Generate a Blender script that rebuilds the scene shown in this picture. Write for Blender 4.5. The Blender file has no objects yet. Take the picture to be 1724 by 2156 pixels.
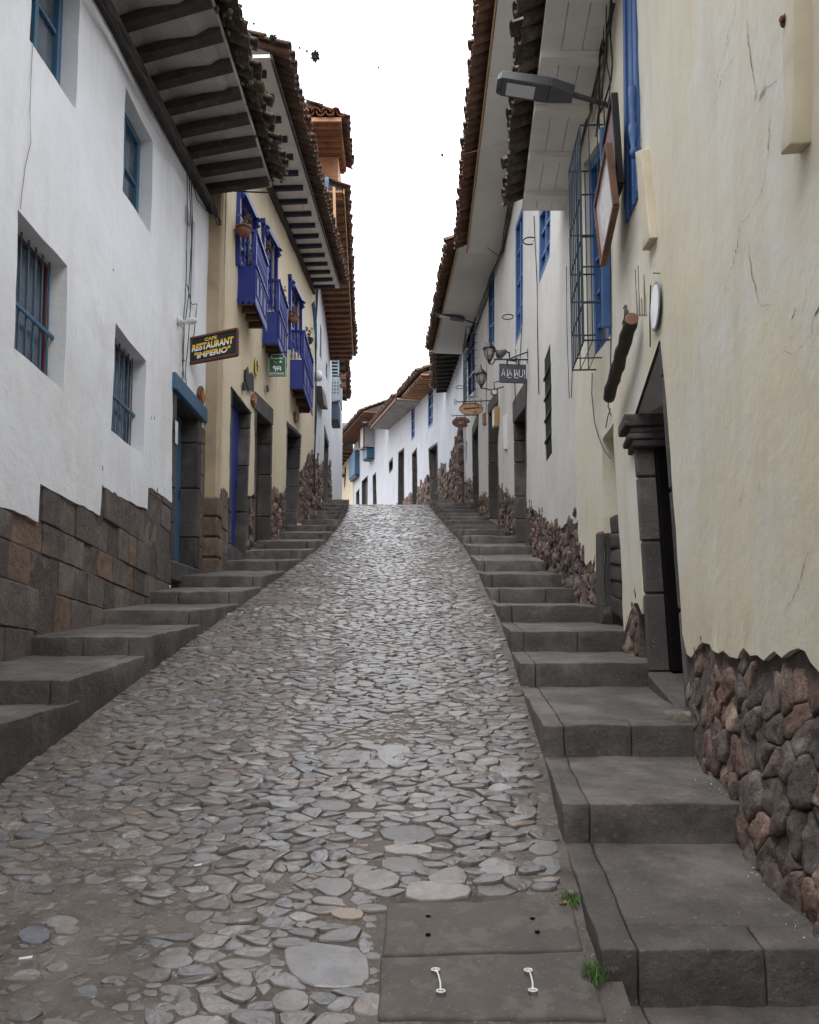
import bpy, bmesh, math, random
import numpy as np
from mathutils import Vector, noise
from mathutils.geometry import delaunay_2d_cdt
random.seed(7)
R = math.radians
S = bpy.context.scene
COL = S.collection

# ------------------------------------------------------------------ camera
EYE = 1.6
F, CX, CY = 1800.0, 862.0, 1322.5         # focal length and principal point, on a 1724 x 2155 picture
PITCH = R(5.0)
cd = bpy.data.cameras.new('camera'); cam = bpy.data.objects.new('camera', cd); COL.objects.link(cam)
cam.location = (0, 0, EYE); cam.rotation_euler = (R(90) + PITCH, 0, 0)
cd.sensor_fit = 'VERTICAL'; cd.sensor_height = 36.0; cd.lens = 36.0 * F / 2155.0
cd.shift_y = (CY - 1077.5) / 2155.0
cd.clip_start = 0.05; cd.clip_end = 2000
S.camera = cam
# ------------------------------------------------------------------ light
w = bpy.data.worlds.new('World'); S.world = w; w.use_nodes = True
nt = w.node_tree; nt.nodes.clear()
sky = nt.nodes.new('ShaderNodeTexSky'); sky.sky_type = 'NISHITA'; sky.sun_disc = False
SUN_EL, SUN_ROT = R(66), R(192)
sky.sun_elevation = SUN_EL; sky.sun_rotation = SUN_ROT; sky.air_density = 1.0; sky.dust_density = 4.0; sky.ozone_density = 1.0
hs = nt.nodes.new('ShaderNodeHueSaturation'); hs.inputs['Saturation'].default_value = 0.12
mx = nt.nodes.new('ShaderNodeMixRGB'); mx.inputs['Fac'].default_value = 0.72
mx.inputs['Color2'].default_value = (10.3, 10.6, 11.2, 1)     # overcast cloud
bg = nt.nodes.new('ShaderNodeBackground'); bg.inputs['Strength'].default_value = 0.10
ow = nt.nodes.new('ShaderNodeOutputWorld')
nt.links.new(sky.outputs[0], hs.inputs['Color']); nt.links.new(hs.outputs[0], mx.inputs['Color1'])
tc = nt.nodes.new('ShaderNodeTexCoord'); sp = nt.nodes.new('ShaderNodeSeparateXYZ'); mr = nt.nodes.new('ShaderNodeMapRange')
mr.inputs['From Min'].default_value = 0; mr.inputs['From Max'].default_value = 1; mr.inputs['To Min'].default_value = .34; mr.inputs['To Max'].default_value = 2.2
ml = nt.nodes.new('ShaderNodeMixRGB'); ml.blend_type = 'MULTIPLY'; ml.inputs['Fac'].default_value = 1
nt.links.new(tc.outputs['Generated'], sp.inputs[0]); nt.links.new(sp.outputs['Z'], mr.inputs['Value'])   # overcast: brighter overhead
nt.links.new(mx.outputs[0], ml.inputs['Color1']); nt.links.new(mr.outputs[0], ml.inputs['Color2'])
nt.links.new(ml.outputs[0], bg.inputs['Color']); nt.links.new(bg.outputs[0], ow.inputs['Surface'])
ld = bpy.data.lights.new('sun', 'SUN'); ld.energy = 0.8; ld.angle = R(40); ld.color = (1, .97, .92)
lo = bpy.data.objects.new('sun', ld); COL.objects.link(lo)
lo.rotation_euler = (R(24), 0, R(-12))
S.view_settings.view_transform = 'Standard'; S.view_settings.look = 'None'
S.view_settings.exposure = 1.34; S.view_settings.gamma = 1.0

# ------------------------------------------------------------------ picture -> place
_c, _s = math.cos(PITCH), math.sin(PITCH)
def ray(px, py):
    x = (px - CX) / F; v = (CY - py) / F
    return (x, _c - v * _s, _s + v * _c)
def atY(px, py, Y):
    r = ray(px, py); t = Y / r[1]; return Vector((r[0]*t, Y, r[2]*t + EYE))
def atX(px, py, X):
    r = ray(px, py); t = X / r[0]; return Vector((X, r[1]*t, r[2]*t + EYE))
SLOPE = .29
def roadz(Y):
    return SLOPE*Y if Y < 29 else SLOPE*29 + .215*(Y-29)
def onroad(px, py, dz=0):
    r = ray(px, py); Y = (EYE-dz) / (SLOPE - r[2]/r[1]); return Vector((r[0]/r[1]*Y, Y, SLOPE*Y+dz))
def interp(tab, y):
    if y <= tab[0][0]: return tab[0][1]
    for (a, p), (b, q) in zip(tab, tab[1:]):
        if y <= b: return p + (q-p)*(y-a)/(b-a)
    return tab[-1][1]

# ------------------------------------------------------------------ objects
ORG = {}
def tag(o, label=None, cat=None, group=None, kind=None):
    if label: o['label'] = label
    if cat: o['category'] = cat
    if group: o['group'] = group
    if kind: o['kind'] = kind
    return o
def thing(name, loc, label, cat, group=None, kind=None):
    o = bpy.data.objects.new(name, None); COL.objects.link(o); o.location = loc; o.empty_display_size = .1
    ORG[o.name] = Vector(loc); return tag(o, label, cat, group, kind)
class MB:
    def __init__(s): s.v = []; s.f = []; s.c = []; s.cur = (1, 1, 1)
    def add(s, vs, fs, col=None):
        b = len(s.v); s.v.extend(vs); c = col or s.cur
        for f in fs: s.f.append([i+b for i in f]); s.c.append(c)
    def hexa(s, c8, bev=.01, col=None):
        """c8[(i,j,k)] list index i*4+j*2+k ; chamfered box"""
        c = [Vector(p) for p in c8]; V = []; idx = {}
        def I(i, j, k): return i*4+j*2+k
        ln = [(c[I(1,0,0)]-c[I(0,0,0)]).length, (c[I(0,1,0)]-c[I(0,0,0)]).length, (c[I(0,0,1)]-c[I(0,0,0)]).length]
        b = [min(.45, bev/max(l, 1e-5)) for l in ln]
        for i in (0,1):
            for j in (0,1):
                for k in (0,1):
                    p = c[I(i,j,k)]
                    dx = (c[I(1-i,j,k)]-p)*b[0]; dy = (c[I(i,1-j,k)]-p)*b[1]; dz = (c[I(i,j,1-k)]-p)*b[2]
                    for a, q in ((0, p+dy+dz), (1, p+dx+dz), (2, p+dx+dy)):
                        idx[(i,j,k,a)] = len(V); V.append(q)
        Fs = []
        for a in range(3):
            for e in (0,1):
                o = []
                for (m, n) in ((0,0),(1,0),(1,1),(0,1)):
                    t = [0,0,0]; t[a] = e; t[(a+1)%3] = m; t[(a+2)%3] = n; o.append(idx[(*t, a)])
                if e == 0: o.reverse()
                Fs.append(o)
        for a in range(3):
            p, q = (a+1)%3, (a+2)%3
            for m in (0,1):
                for n in (0,1):
                    t0 = [0,0,0]; t1 = [0,0,0]; t1[a] = 1
                    for t in (t0, t1): t[p] = m; t[q] = n
                    o = [idx[(*t0, p)], idx[(*t1, p)], idx[(*t1, q)], idx[(*t0, q)]]
                    if (m + n) % 2 == 0: o.reverse()
                    Fs.append(o)
        for i in (0,1):
            for j in (0,1):
                for k in (0,1):
                    o = [idx[(i,j,k,0)], idx[(i,j,k,1)], idx[(i,j,k,2)]]
                    if (i+j+k) % 2 == 0: o.reverse()
                    Fs.append(o)
        s.add(V, Fs, col)
    def box(s, a, b, bev=.005, col=None):
        s.hexa([(x, y, z) for x in (a[0], b[0]) for y in (a[1], b[1]) for z in (a[2], b[2])], bev, col)
    def beam(s, p, q, w, h, up=(0,0,1), bev=.004, col=None):
        p, q = Vector(p), Vector(q); d = (q-p).normalized(); u = Vector(up); sd = d.cross(u)
        if sd.length < 1e-4: sd = d.cross(Vector((1,0,0)))
        sd.normalize(); u = sd.cross(d).normalized()
        s.hexa([e + sd*w/2*m + u*h/2*n for e in (p, q) for m in (-1,1) for n in (-1,1)], bev, col)
    def tube(s, pts, r, n=6, col=None, closed=False):
        pts = [Vector(p) for p in pts]; rings = []
        rr = r if isinstance(r, (list, tuple)) else [r]*len(pts)
        V = []; m = len(pts)
        for i, p in enumerate(pts):
            if closed: d = pts[(i+1) % m] - pts[i-1]
            else: d = pts[min(i+1, m-1)] - pts[max(i-1, 0)]
            d.normalize(); a = d.cross(Vector((0,0,1)))
            if a.length < .05: a = d.cross(Vector((1,0,0)))
            a.normalize(); b = d.cross(a)
            for k in range(n):
                t = 2*math.pi*k/n; V.append(p + (a*math.cos(t) + b*math.sin(t))*rr[i])
        Fs = []
        for i in range(m if closed else m-1):
            for k in range(n):
                j = (i+1) % m
                Fs.append([i*n+k, i*n+(k+1)%n, j*n+(k+1)%n, j*n+k])
        if not closed: Fs.append(list(range(n))[::-1]); Fs.append([(m-1)*n+k for k in range(n)])
        s.add(V, Fs, col)
    def lathe(s, c, prof, n=14, col=None, axis=None):
        c = Vector(c); V = []
        A = Vector(axis or (0,0,1)).normalized(); X = A.cross(Vector((0,1,0)) if abs(A.y) < .9 else Vector((1,0,0))).normalized(); Y = A.cross(X)
        for (r, z) in prof:
            for k in range(n):
                t = 2*math.pi*k/n; V.append(c + X*r*math.cos(t) + Y*r*math.sin(t) + A*z)
        Fs = [[i*n+k, i*n+(k+1)%n, (i+1)*n+(k+1)%n, (i+1)*n+k] for i in range(len(prof)-1) for k in range(n)]
        Fs.append(list(range(n))); Fs.append([(len(prof)-1)*n+k for k in range(n)])
        s.add(V, Fs, col)
    def poly(s, pts, thick, nrm, col=None):
        """flat polygon extruded along nrm"""
        n = len(pts); nv = Vector(nrm).normalized()*thick; P = [Vector(p) for p in pts]
        s.add(P + [p+nv for p in P], [list(range(n))[::-1], list(range(n, 2*n))] + [[i, (i+1)%n, n+(i+1)%n, n+i] for i in range(n)], col)
    def build(s, name, mat, parent=None, smooth=False, label=None, recalc=True):
        if not s.v: return None
        org = ORG[parent.name] if parent is not None else None
        if org is None:
            a = np.array([tuple(p) for p in s.v]); org = Vector((a[:,0].mean(), a[:,1].mean(), a[:,2].min()))
        me = bpy.data.meshes.new(name)
        me.from_pydata([tuple(Vector(p)-org) for p in s.v], [], s.f)
        if recalc:
            bm = bmesh.new(); bm.from_mesh(me); bmesh.ops.recalc_face_normals(bm, faces=bm.faces); bm.to_mesh(me); bm.free()
        ca = me.color_attributes.new('Col', 'FLOAT_COLOR', 'CORNER')
        arr = np.ones((len(me.loops), 4), dtype=np.float32)
        k = 0
        lens = [len(f) for f in s.f]
        arr[:, :3] = np.repeat(np.array(s.c, dtype=np.float32), lens, axis=0)
        ca.data.foreach_set('color', arr.ravel())
        if smooth: me.polygons.foreach_set('use_smooth', [True]*len(me.polygons))
        me.materials.append(mat); me.update()
        o = bpy.data.objects.new(name, me); COL.objects.link(o)
        if parent is not None: o.parent = parent
        else: o.location = org
        ORG[o.name] = org.copy()
        if label: o['label'] = label
        return o

# ------------------------------------------------------------------ materials
def mat(name, base, rough=.8, var=None, vscale=3.0, var2=None, v2scale=.6, v2w=(.5,.62), streak=None, bump=.3, bscale=25., bdist=.01, metal=0, spec=.5, speck=None, trans=0, coat=0):
    m = bpy.data.materials.new(name); m.use_nodes = True; n = m.node_tree; L = n.links
    b = n.nodes['Principled BSDF']; b.inputs['Roughness'].default_value = rough; b.inputs['Metallic'].default_value = metal
    b.inputs['Specular IOR Level'].default_value = spec
    if trans: b.inputs['Transmission Weight'].default_value = trans
    if coat: b.inputs['Coat Weight'].default_value = coat
    geo = n.nodes.new('ShaderNodeNewGeometry')
    def nz(scale, detail=6, vec=None, rough_=.6):
        t = n.nodes.new('ShaderNodeTexNoise'); t.inputs['Scale'].default_value = scale; t.inputs['Detail'].default_value = detail; t.inputs['Roughness'].default_value = rough_
        L.new(vec or geo.outputs['Position'], t.inputs['Vector']); return t
    def ramp(src, a, bb):
        r = n.nodes.new('ShaderNodeMapRange'); r.inputs['From Min'].default_value = a; r.inputs['From Max'].default_value = bb
        L.new(src, r.inputs['Value']); return r.outputs[0]
    def mix(c1, c2, fac):
        x = n.nodes.new('ShaderNodeMixRGB')
        for s_, c in (('Color1', c1), ('Color2', c2)):
            if isinstance(c, tuple): x.inputs[s_].default_value = (*c, 1)
            else: L.new(c, x.inputs[s_])
        L.new(fac, x.inputs['Fac']) ; return x.outputs[0]
    col = tuple(base)
    if var: col = mix(col, tuple(var), ramp(nz(vscale).outputs[0], .35, .68))
    if var2: col = mix(col, tuple(var2), ramp(nz(v2scale, 8, rough_=.7).outputs[0], *v2w))
    if streak:
        mp = n.nodes.new('ShaderNodeMapping'); mp.inputs['Scale'].default_value = (1, 1, .16); L.new(geo.outputs['Position'], mp.inputs['Vector'])
        col = mix(col, tuple(streak), ramp(nz(3.5, 9, mp.outputs[0]).outputs[0], .52, .72))
    if speck: col = mix(col, tuple(speck), ramp(nz(60, 3).outputs[0], .62, .7))
    at = n.nodes.new('ShaderNodeAttribute'); at.attribute_name = 'Col'
    mu = n.nodes.new('ShaderNodeMixRGB'); mu.blend_type = 'MULTIPLY'; mu.inputs['Fac'].default_value = 1
    if isinstance(col, tuple): mu.inputs['Color1'].default_value = (*col, 1)
    else: L.new(col, mu.inputs['Color1'])
    L.new(at.outputs['Color'], mu.inputs['Color2']); L.new(mu.outputs[0], b.inputs['Base Color'])
    if bump:
        t = nz(bscale, 8, rough_=.65); bp = n.nodes.new('ShaderNodeBump'); bp.inputs['Strength'].default_value = bump; bp.inputs['Distance'].default_value = bdist
        L.new(t.outputs[0], bp.inputs['Height']); L.new(bp.outputs[0], b.inputs['Normal'])
    return m
M = {}
M['white'] = mat('white_lime_plaster', (.76,.775,.80), .9, (.70,.71,.74), 2.0, (.57,.555,.54), .55, (.5,.72), streak=(.68,.675,.675), bump=.5, bscale=9, bdist=.02)
M['white2'] = mat('old_white_plaster', (.60,.59,.56), .9, (.54,.525,.49), 1.6, (.44,.425,.39), .9, (.53,.72), streak=(.53,.515,.48), bump=.45, bscale=9, bdist=.015)
M['white3'] = mat('bright_white_plaster', (.50,.51,.54), .9, (.45,.46,.49), 1.2, (.36,.37,.39), .6, (.56,.75), streak=(.56,.56,.57), bump=.3, bscale=8)
M['yellow'] = mat('pale_yellow_plaster', (.62,.53,.37), .9, (.58,.49,.34), 1.5, (.60,.55,.45), .9, (.48,.68), streak=(.54,.45,.30), bump=.45, bscale=9, bdist=.015)
M['cream'] = mat('cream_plaster', (.65,.59,.45), .9, (.60,.54,.41), 1.1, (.64,.62,.55), .7, (.45,.6), streak=(.58,.52,.40), bump=.55, bscale=7, bdist=.015)
M['ochre'] = mat('ochre_plaster', (.45,.355,.24), .9, (.38,.29,.19), 2, (.28,.22,.16), 1.4, (.55,.7), bump=.4)
M['stone'] = mat('andesite_stone', (.066,.059,.056), .85, (.042,.037,.035), 5, (.125,.11,.10), 2.2, (.52,.72), speck=(.16,.15,.14), bump=.8, bscale=30, bdist=.012)
M['ashlar'] = mat('andesite_block', (.13,.110,.098), .9, (.07,.058,.052), 11, (.18,.152,.13), 2.5, (.5,.7), speck=(.17,.15,.13), bump=1, bscale=28, bdist=.018)
M['rubble'] = mat('rubble_stone', (.175,.132,.113), .9, (.09,.065,.054), 12, (.27,.225,.195), 7, (.54,.66), speck=(.24,.21,.19), bump=1, bscale=26, bdist=.03)
M['mortar'] = mat('earth_mortar', (.115,.09,.076), .95, (.055,.043,.036), 14, bump=1, bscale=30, bdist=.02)
M['tread'] = mat('worn_step_stone', (.070,.061,.057), .72, (.043,.037,.034), 6, (.125,.112,.104), 1.8, (.46,.62), streak=(.055,.047,.043), speck=(.13,.122,.118), bump=1, bscale=24, bdist=.012)
M['dirt'] = mat('packed_earth', (.10,.083,.072), .85, (.038,.030,.025), 8, (.118,.100,.088), 3, (.45,.65), speck=(.19,.17,.15), bump=1, bscale=45, bdist=.012)
M['cobble'] = mat('river_cobble', (.120,.111,.107), .34, (.066,.058,.053), 20, (.105,.088,.078), 3, (.45,.6), bump=.5, bscale=55, bdist=.006, spec=.85)
M['concrete'] = mat('concrete_slab', (.074,.063,.056), .8, (.05,.042,.037), 4, (.092,.08,.072), 9, (.5,.6), speck=(.115,.10,.09), bump=.6, bscale=70, bdist=.004)
M['woodd'] = mat('dark_wood', (.055,.042,.036), .85, (.03,.022,.02), 8, (.09,.075,.065), 5, (.55,.7), bump=.6, bscale=20)
M['woodg'] = mat('grey_wood', (.20,.18,.16), .85, (.13,.115,.10), 7, bump=.6, bscale=20)
M['woodo'] = mat('varnished_pine', (.41,.195,.095), .6, (.29,.135,.065), 3, (.19,.09,.045), 1.5, (.52,.68), bump=.3, bscale=15)
M['woodb'] = mat('brown_wood', (.22,.10,.05), .6, (.11,.055,.03), 6, bump=.4, bscale=20)
M['soffit'] = mat('white_soffit', (.78,.75,.69), .9, (.66,.63,.58), 2, (.5,.47,.43), 1.2, (.56,.75), bump=.3, bscale=10)
M['soffitg'] = mat('grey_cane_soffit', (.38,.365,.35), .95, (.29,.275,.26), 3, (.46,.45,.44), 1.5, (.5,.65), bump=.8, bscale=12, bdist=.03)
M['soffitw'] = mat('painted_soffit', (.68,.665,.63), .8, (.62,.61,.57), 1.5, bump=.15, bscale=10)
M['tile'] = mat('clay_tile', (.17,.09,.06), .9, (.10,.06,.045), 9, (.075,.06,.05), 2.5, (.47,.62), speck=(.25,.2,.16), bump=.8, bscale=25, bdist=.01)
M['tiled'] = mat('mossy_clay_tile', (.085,.06,.047), .95, (.05,.038,.032), 9, (.13,.115,.085), 4, (.5,.62), speck=(.2,.18,.13), bump=1, bscale=22, bdist=.02)
M['tiler'] = mat('red_clay_tile', (.30,.12,.075), .85, (.20,.085,.055), 7, (.15,.09,.07), 3, (.52,.65), bump=.6)
M['moss'] = mat('lichen_moss', (.09,.085,.05), 1, (.05,.045,.035), 20, (.22,.20,.09), 8, (.55,.65), bump=1, bscale=40, bdist=.02)
M['teal'] = mat('teal_blue_paint', (.045,.125,.215), .55, (.035,.10,.18), 5, bump=.25, bscale=15)
M['royal'] = mat('royal_blue_paint', (.018,.034,.23), .42, (.015,.028,.19), 5, bump=.2, bscale=12)
M['blue'] = mat('mid_blue_paint', (.045,.12,.30), .55, (.035,.10,.26), 4, bump=.2, bscale=12)
M['navy'] = mat('navy_paint', (.015,.017,.045), .6, (.03,.03,.06), 6, bump=.2)
M['ltblue'] = mat('faded_blue_paint', (.21,.26,.29), .7, (.17,.21,.24), 6, bump=.2)
M['lintelgrey'] = mat('grey_dressed_stone', (.48,.46,.45), .85, (.40,.38,.37), 4, bump=.4)
M['black'] = mat('interior_shade_black', (.008,.007,.007), 1, bump=0, spec=0)  # near-black colour standing in for the shade of unlit insides
M['doord'] = mat('weathered_dark_door', (.035,.03,.028), .7, (.02,.018,.017), 6, bump=.5, bscale=12)
M['iron'] = mat('wrought_iron', (.02,.022,.024), .55, (.035,.03,.027), 12, bump=.2, metal=.4)
M['ironb'] = mat('blue_black_iron', (.024,.055,.10), .55, (.03,.04,.045), 12, bump=.2, metal=.2)
M['lamp'] = mat('lamp_housing', (.085,.088,.095), .45, (.06,.062,.068), 8, bump=.1)
M['lens'] = mat('lamp_lens', (.6,.6,.6), .25, bump=0)
M['glass'] = mat('window_glass', (.05,.06,.075), .12, (.12,.14,.16), 3, bump=0, spec=.8)
M['lantern'] = mat('lantern_glass', (.30,.29,.26), .2, (.22,.2,.17), 10, bump=0)
M['terra'] = mat('terracotta', (.30,.13,.075), .8, (.22,.10,.06), 9, (.16,.12,.09), 6, (.55,.65), bump=.4)
M['leaf'] = mat('leaf', (.05,.085,.03), .7, (.09,.08,.035), 20, bump=0)
M['dryleaf'] = mat('dry_leaf', (.17,.11,.06), .8, (.10,.07,.04), 20, bump=0)
M['grass'] = mat('grass_blade', (.07,.15,.025), .6, (.05,.10,.02), 20, bump=0)
M['air'] = mat('dry_epiphyte', (.045,.042,.035), 1, (.07,.065,.05), 20, bump=0)
M['cable'] = mat('cable_sheath', (.025,.023,.022), .6, bump=0)
M['cablew'] = mat('pale_cable', (.28,.25,.19), .7, bump=0)
M['signk'] = mat('sign_black', (.012,.012,.013), .4, bump=0)
M['signg'] = mat('sign_green', (.02,.13,.06), .45, bump=0)
M['signn'] = mat('sign_slate', (.022,.022,.032), .5, bump=0)
M['wtxt'] = mat('white_lettering', (.78,.78,.76), .5, bump=0)
M['ytxt'] = mat('yellow_lettering', (.75,.45,.03), .5, bump=0)
M['oak'] = mat('light_oak', (.42,.25,.11), .6, (.34,.2,.09), 9, bump=.2)
M['maroon'] = mat('maroon_frame', (.10,.03,.025), .5, bump=0)
M['redb'] = mat('red_painted_beam', (.20,.035,.02), .6, (.13,.03,.02), 6, bump=.2)
M['canvas'] = mat('painted_canvas', (.6,.6,.6), .35, (.50,.47,.47), 7, (.45,.16,.2), 2.6, (.58,.66), bump=.3)
M['canvas2'] = mat('grey_purple_canvas', (.17,.14,.15), .6, (.28,.12,.14), 6, bump=.3)
M['metalw'] = mat('white_metal', (.62,.62,.60), .4, bump=0)
M['rust'] = mat('rusty_pipe', (.032,.026,.022), .85, (.055,.04,.03), 10, (.10,.055,.03), 5, (.6,.7), bump=.8, bscale=25, bdist=.01)
M['rustb'] = mat('rusted_steel', (.16,.06,.03), .9, (.08,.035,.02), 20, bump=.5)
M['yel'] = mat('yellow_board', (.60,.48,.04), .6, bump=0)
M['red'] = mat('red_cloth', (.50,.02,.02), .8, bump=0)
M['whitecl'] = mat('white_cloth', (.75,.75,.75), .8, bump=0)
M['bark'] = mat('bark', (.06,.045,.035), .9, bump=.5)
M['treeleaf'] = mat('dark_tree_leaf', (.035,.055,.025), .8, (.06,.08,.04), 3, bump=0)
M['creamw'] = mat('cream_painted_wood', (.62,.555,.42), .75, (.52,.46,.34), 4, bump=.3)
M['crackm'] = mat('crack_shadow', (.11,.095,.075), 1, bump=0)
M['scrap'] = mat('white_grit', (.6,.6,.6), .8, bump=0)
def rock(mb, c8, n=(8,3,3), bev=.02, amp=.006, nf=6., col=None):
    c = [Vector(p) for p in c8]; ln = ((c[4]-c[0]).length, (c[2]-c[0]).length, (c[1]-c[0]).length)
    def tri(s, t, r):
        g = lambda j, k: c[j*2+k].lerp(c[4+j*2+k], s)
        return g(0,0).lerp(g(0,1), r).lerp(g(1,0).lerp(g(1,1), r), t)
    def par(i, m, L):   # parameter with extra rows near the edges
        m2 = m+4
        if i == 0: return 0
        if i == m2: return 1
        e = min(.45, bev/max(L,1e-4))
        if i == 1: return e*.35
        if i == m2-1: return 1-e*.35
        return e + (1-2*e)*(i-2)/m
    N = [a+4 for a in n]; idx = {}; V = []; Fs = []
    def vid(i, j, k):
        if (i,j,k) in idx: return idx[(i,j,k)]
        q = [par(i,n[0],ln[0])*ln[0], par(j,n[1],ln[1])*ln[1], par(k,n[2],ln[2])*ln[2]]
        cl = [min(max(q[a], min(bev, ln[a]*.45)), ln[a]-min(bev, ln[a]*.45)) for a in range(3)]
        d = Vector([q[a]-cl[a] for a in range(3)])
        if d.length > 1e-7:
            d = d.normalized()*bev
            q = [cl[a]+d[a] for a in range(3)]
        p = tri(*[q[a]/ln[a] for a in range(3)])
        nv = noise.noise_vector(p*nf)*amp + noise.noise_vector(p*nf*4)*amp*.35
        if d.length > .01: nv -= Vector((0,0,1))*max(0, noise.noise(p*9)-.22)*amp*5
        idx[(i,j,k)] = len(V); V.append(p+nv); return idx[(i,j,k)]
    for ax in range(3):
        o = [a for a in range(3) if a != ax]
        for e in (0, N[ax]):
            for a in range(N[o[0]]):
                for b in range(N[o[1]]):
                    f = []
                    for (u, v) in ((0,0),(1,0),(1,1),(0,1)):
                        t = [0,0,0]; t[ax] = e; t[o[0]] = a+u; t[o[1]] = b+v; f.append(vid(*t))
                    Fs.append(f)
    mb.add(V, Fs, col)


# ------------------------------------------------------------------ wall helper
def pip(p, poly):
    x, y = p; r = False; n = len(poly); j = n-1
    for i in range(n):
        xi, yi = poly[i]; xj, yj = poly[j]
        if (yi > y) != (yj > y) and x < (xj-xi)*(y-yi)/(yj-yi)+xi: r = not r
        j = i
    return r
class Wall:
    def __init__(s, pts, side, amp=.012, nscale=1.1):
        s.p = [Vector((a, b)) for a, b in pts]; s.side = side; s.amp = amp; s.ns = nscale
        s.u = [0]
        for a, b in zip(s.p, s.p[1:]): s.u.append(s.u[-1] + (b-a).length)
        s.nr = []
        for i in range(len(s.p)):
            d = s.p[min(i+1, len(s.p)-1)] - s.p[max(i-1, 0)]; d.normalize()
            n = Vector((d.y, -d.x)) if side == 'L' else Vector((-d.y, d.x)); s.nr.append(n)
        s.L = s.u[-1]
    def hit(s, px, py):
        r = ray(px, py); best = None
        for i in range(len(s.p)-1):
            a, b = s.p[i], s.p[i+1]; d = b-a
            den = r[0]*d.y - r[1]*d.x
            if abs(den) < 1e-9: continue
            k = (a.y*r[0] - a.x*r[1]) / -den
            t = (a.x + d.x*k)/r[0] if abs(r[0]) > abs(r[1])*.01 else (a.y + d.y*k)/r[1]
            e = 0 if 0 <= k <= 1 else min(abs(k), abs(k-1))
            if t <= 0: e += 100
            if best is None or e < best[0]: best = (e, s.u[i] + k*d.length, t*r[2] + EYE)
        return (best[1], best[2])
    def plan(s, u):
        i = 0
        while i < len(s.p)-2 and u > s.u[i+1]: i += 1
        k = (u-s.u[i])/(s.u[i+1]-s.u[i]); kk = min(1, max(0, k))
        return s.p[i].lerp(s.p[i+1], k) if 0 <= k <= 1 else s.p[i] + (s.p[i+1]-s.p[i])*k, s.nr[i].lerp(s.nr[i+1], kk).normalized()
    def uY(s, Y):
        for i in range(len(s.p)-1):
            if Y <= s.p[i+1].y or i == len(s.p)-2:
                return s.u[i] + (Y-s.p[i].y)/(s.p[i+1].y-s.p[i].y)*(s.u[i+1]-s.u[i])
    def pos(s, u, z, off=0, nz=True):
        p, n = s.plan(u); a = off
        if nz and s.amp: a += s.amp*(noise.noise(Vector((u*s.ns, z*s.ns, s.p[0].x*7)))*1.4 + .4*noise.noise(Vector((u*4, z*4, 3))))
        return Vector((p.x + n.x*a, p.y + n.y*a, z))
    def base(s, u): return roadz(s.plan(u)[0].y)
def dens(poly, step):
    out = []
    for i, a in enumerate(poly):
        b = poly[(i+1) % len(poly)]; n = max(1, int(math.dist(a, b)/step))
        for k in range(n): out.append((a[0]+(b[0]-a[0])*k/n, a[1]+(b[1]-a[1])*k/n))
    return out
def rough(poly, step, amp):
    o = dens(poly, step)
    return [(x + amp*noise.noise(Vector((x*3, y*3, 1))), y + amp*noise.noise(Vector((x*3, y*3, 9)))) for x, y in o]
def rough_open(line, step, amp):
    o = []
    for a, b in zip(line, line[1:]):
        n = max(1, int(math.dist(a, b)/step))
        for k in range(n):
            x, y = a[0]+(b[0]-a[0])*k/n, a[1]+(b[1]-a[1])*k/n
            o.append((x + amp*noise.noise(Vector((x*9, y*9, 1))), y + amp*1.6*noise.noise(Vector((x*9, y*9, 9)))))
    o[0] = line[0]; return o+[line[-1]]
def make_wall(W, outline, holes, m, parent, step=.25, name='wall', back=.35, off=0.):
    """holes: list of (loop, depth, reveal?)"""
    ol = dens(outline, step); pts = [Vector(p) for p in ol]; ed = [(i, (i+1) % len(ol)) for i in range(len(ol))]
    hl = []
    for h in holes:
        lp = dens(h[0], step*.7); b = len(pts); pts += [Vector(p) for p in lp]
        ed += [(b+i, b+(i+1) % len(lp)) for i in range(len(lp))]; hl.append(lp)
    xs = [p[0] for p in ol]; ys = [p[1] for p in ol]
    x = min(xs)+step/2
    while x < max(xs):
        y = min(ys)+step/2
        while y < max(ys):
            q = (x+random.uniform(-.2,.2)*step, y+random.uniform(-.2,.2)*step)
            if pip(q, ol) and not any(pip(q, h) for h in hl): pts.append(Vector(q))
            y += step
        x += step
    vs, es, fs, *_ = delaunay_2d_cdt(pts, ed, [], 0, 1e-5)
    mb = MB(); keep = []
    for f in fs:
        c = sum((vs[i] for i in f), Vector((0,0)))/len(f)
        if pip(c, ol) and not any(pip(c, h) for h in hl): keep.append(list(f))
    if W.side == 'R': keep = [f[::-1] for f in keep]
    mb.add([W.pos(v[0], v[1], off) for v in vs], keep)
    n = len(ol)
    mb.add([W.pos(a, b, off) for a, b in ol] + [W.pos(a, b, -back, False) for a, b in ol], [[i, (i+1)%n, n+(i+1)%n, n+i] for i in range(n)])
    for lp, h in zip(hl, holes):
        if len(h) > 2 and not h[2]: continue
        n = len(lp); d = h[1]
        mb.add([W.pos(a, b, off) for a, b in lp] + [W.pos(a, b, -d, False) for a, b in lp], [[i, n+i, n+(i+1)%n, (i+1)%n] for i in range(n)])
    o = mb.build(name, m, parent, smooth=False, recalc=False)
    me = o.data; nf = len(keep)
    sm = [i < nf for i in range(len(me.polygons))]; me.polygons.foreach_set('use_smooth', sm)
    return o
def quad(W, px):   # px: TL TR BR BL picture points -> (u,z) loop
    return [W.hit(*p) for p in px]
def bil(q, s, t):  # q loop TL TR BR BL ; s across 0..1, t up 0..1
    a = (q[3][0]+(q[2][0]-q[3][0])*s, q[3][1]+(q[2][1]-q[3][1])*s); b = (q[0][0]+(q[1][0]-q[0][0])*s, q[0][1]+(q[1][1]-q[0][1])*s)
    return (a[0]+(b[0]-a[0])*t, a[1]+(b[1]-a[1])*t)
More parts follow.
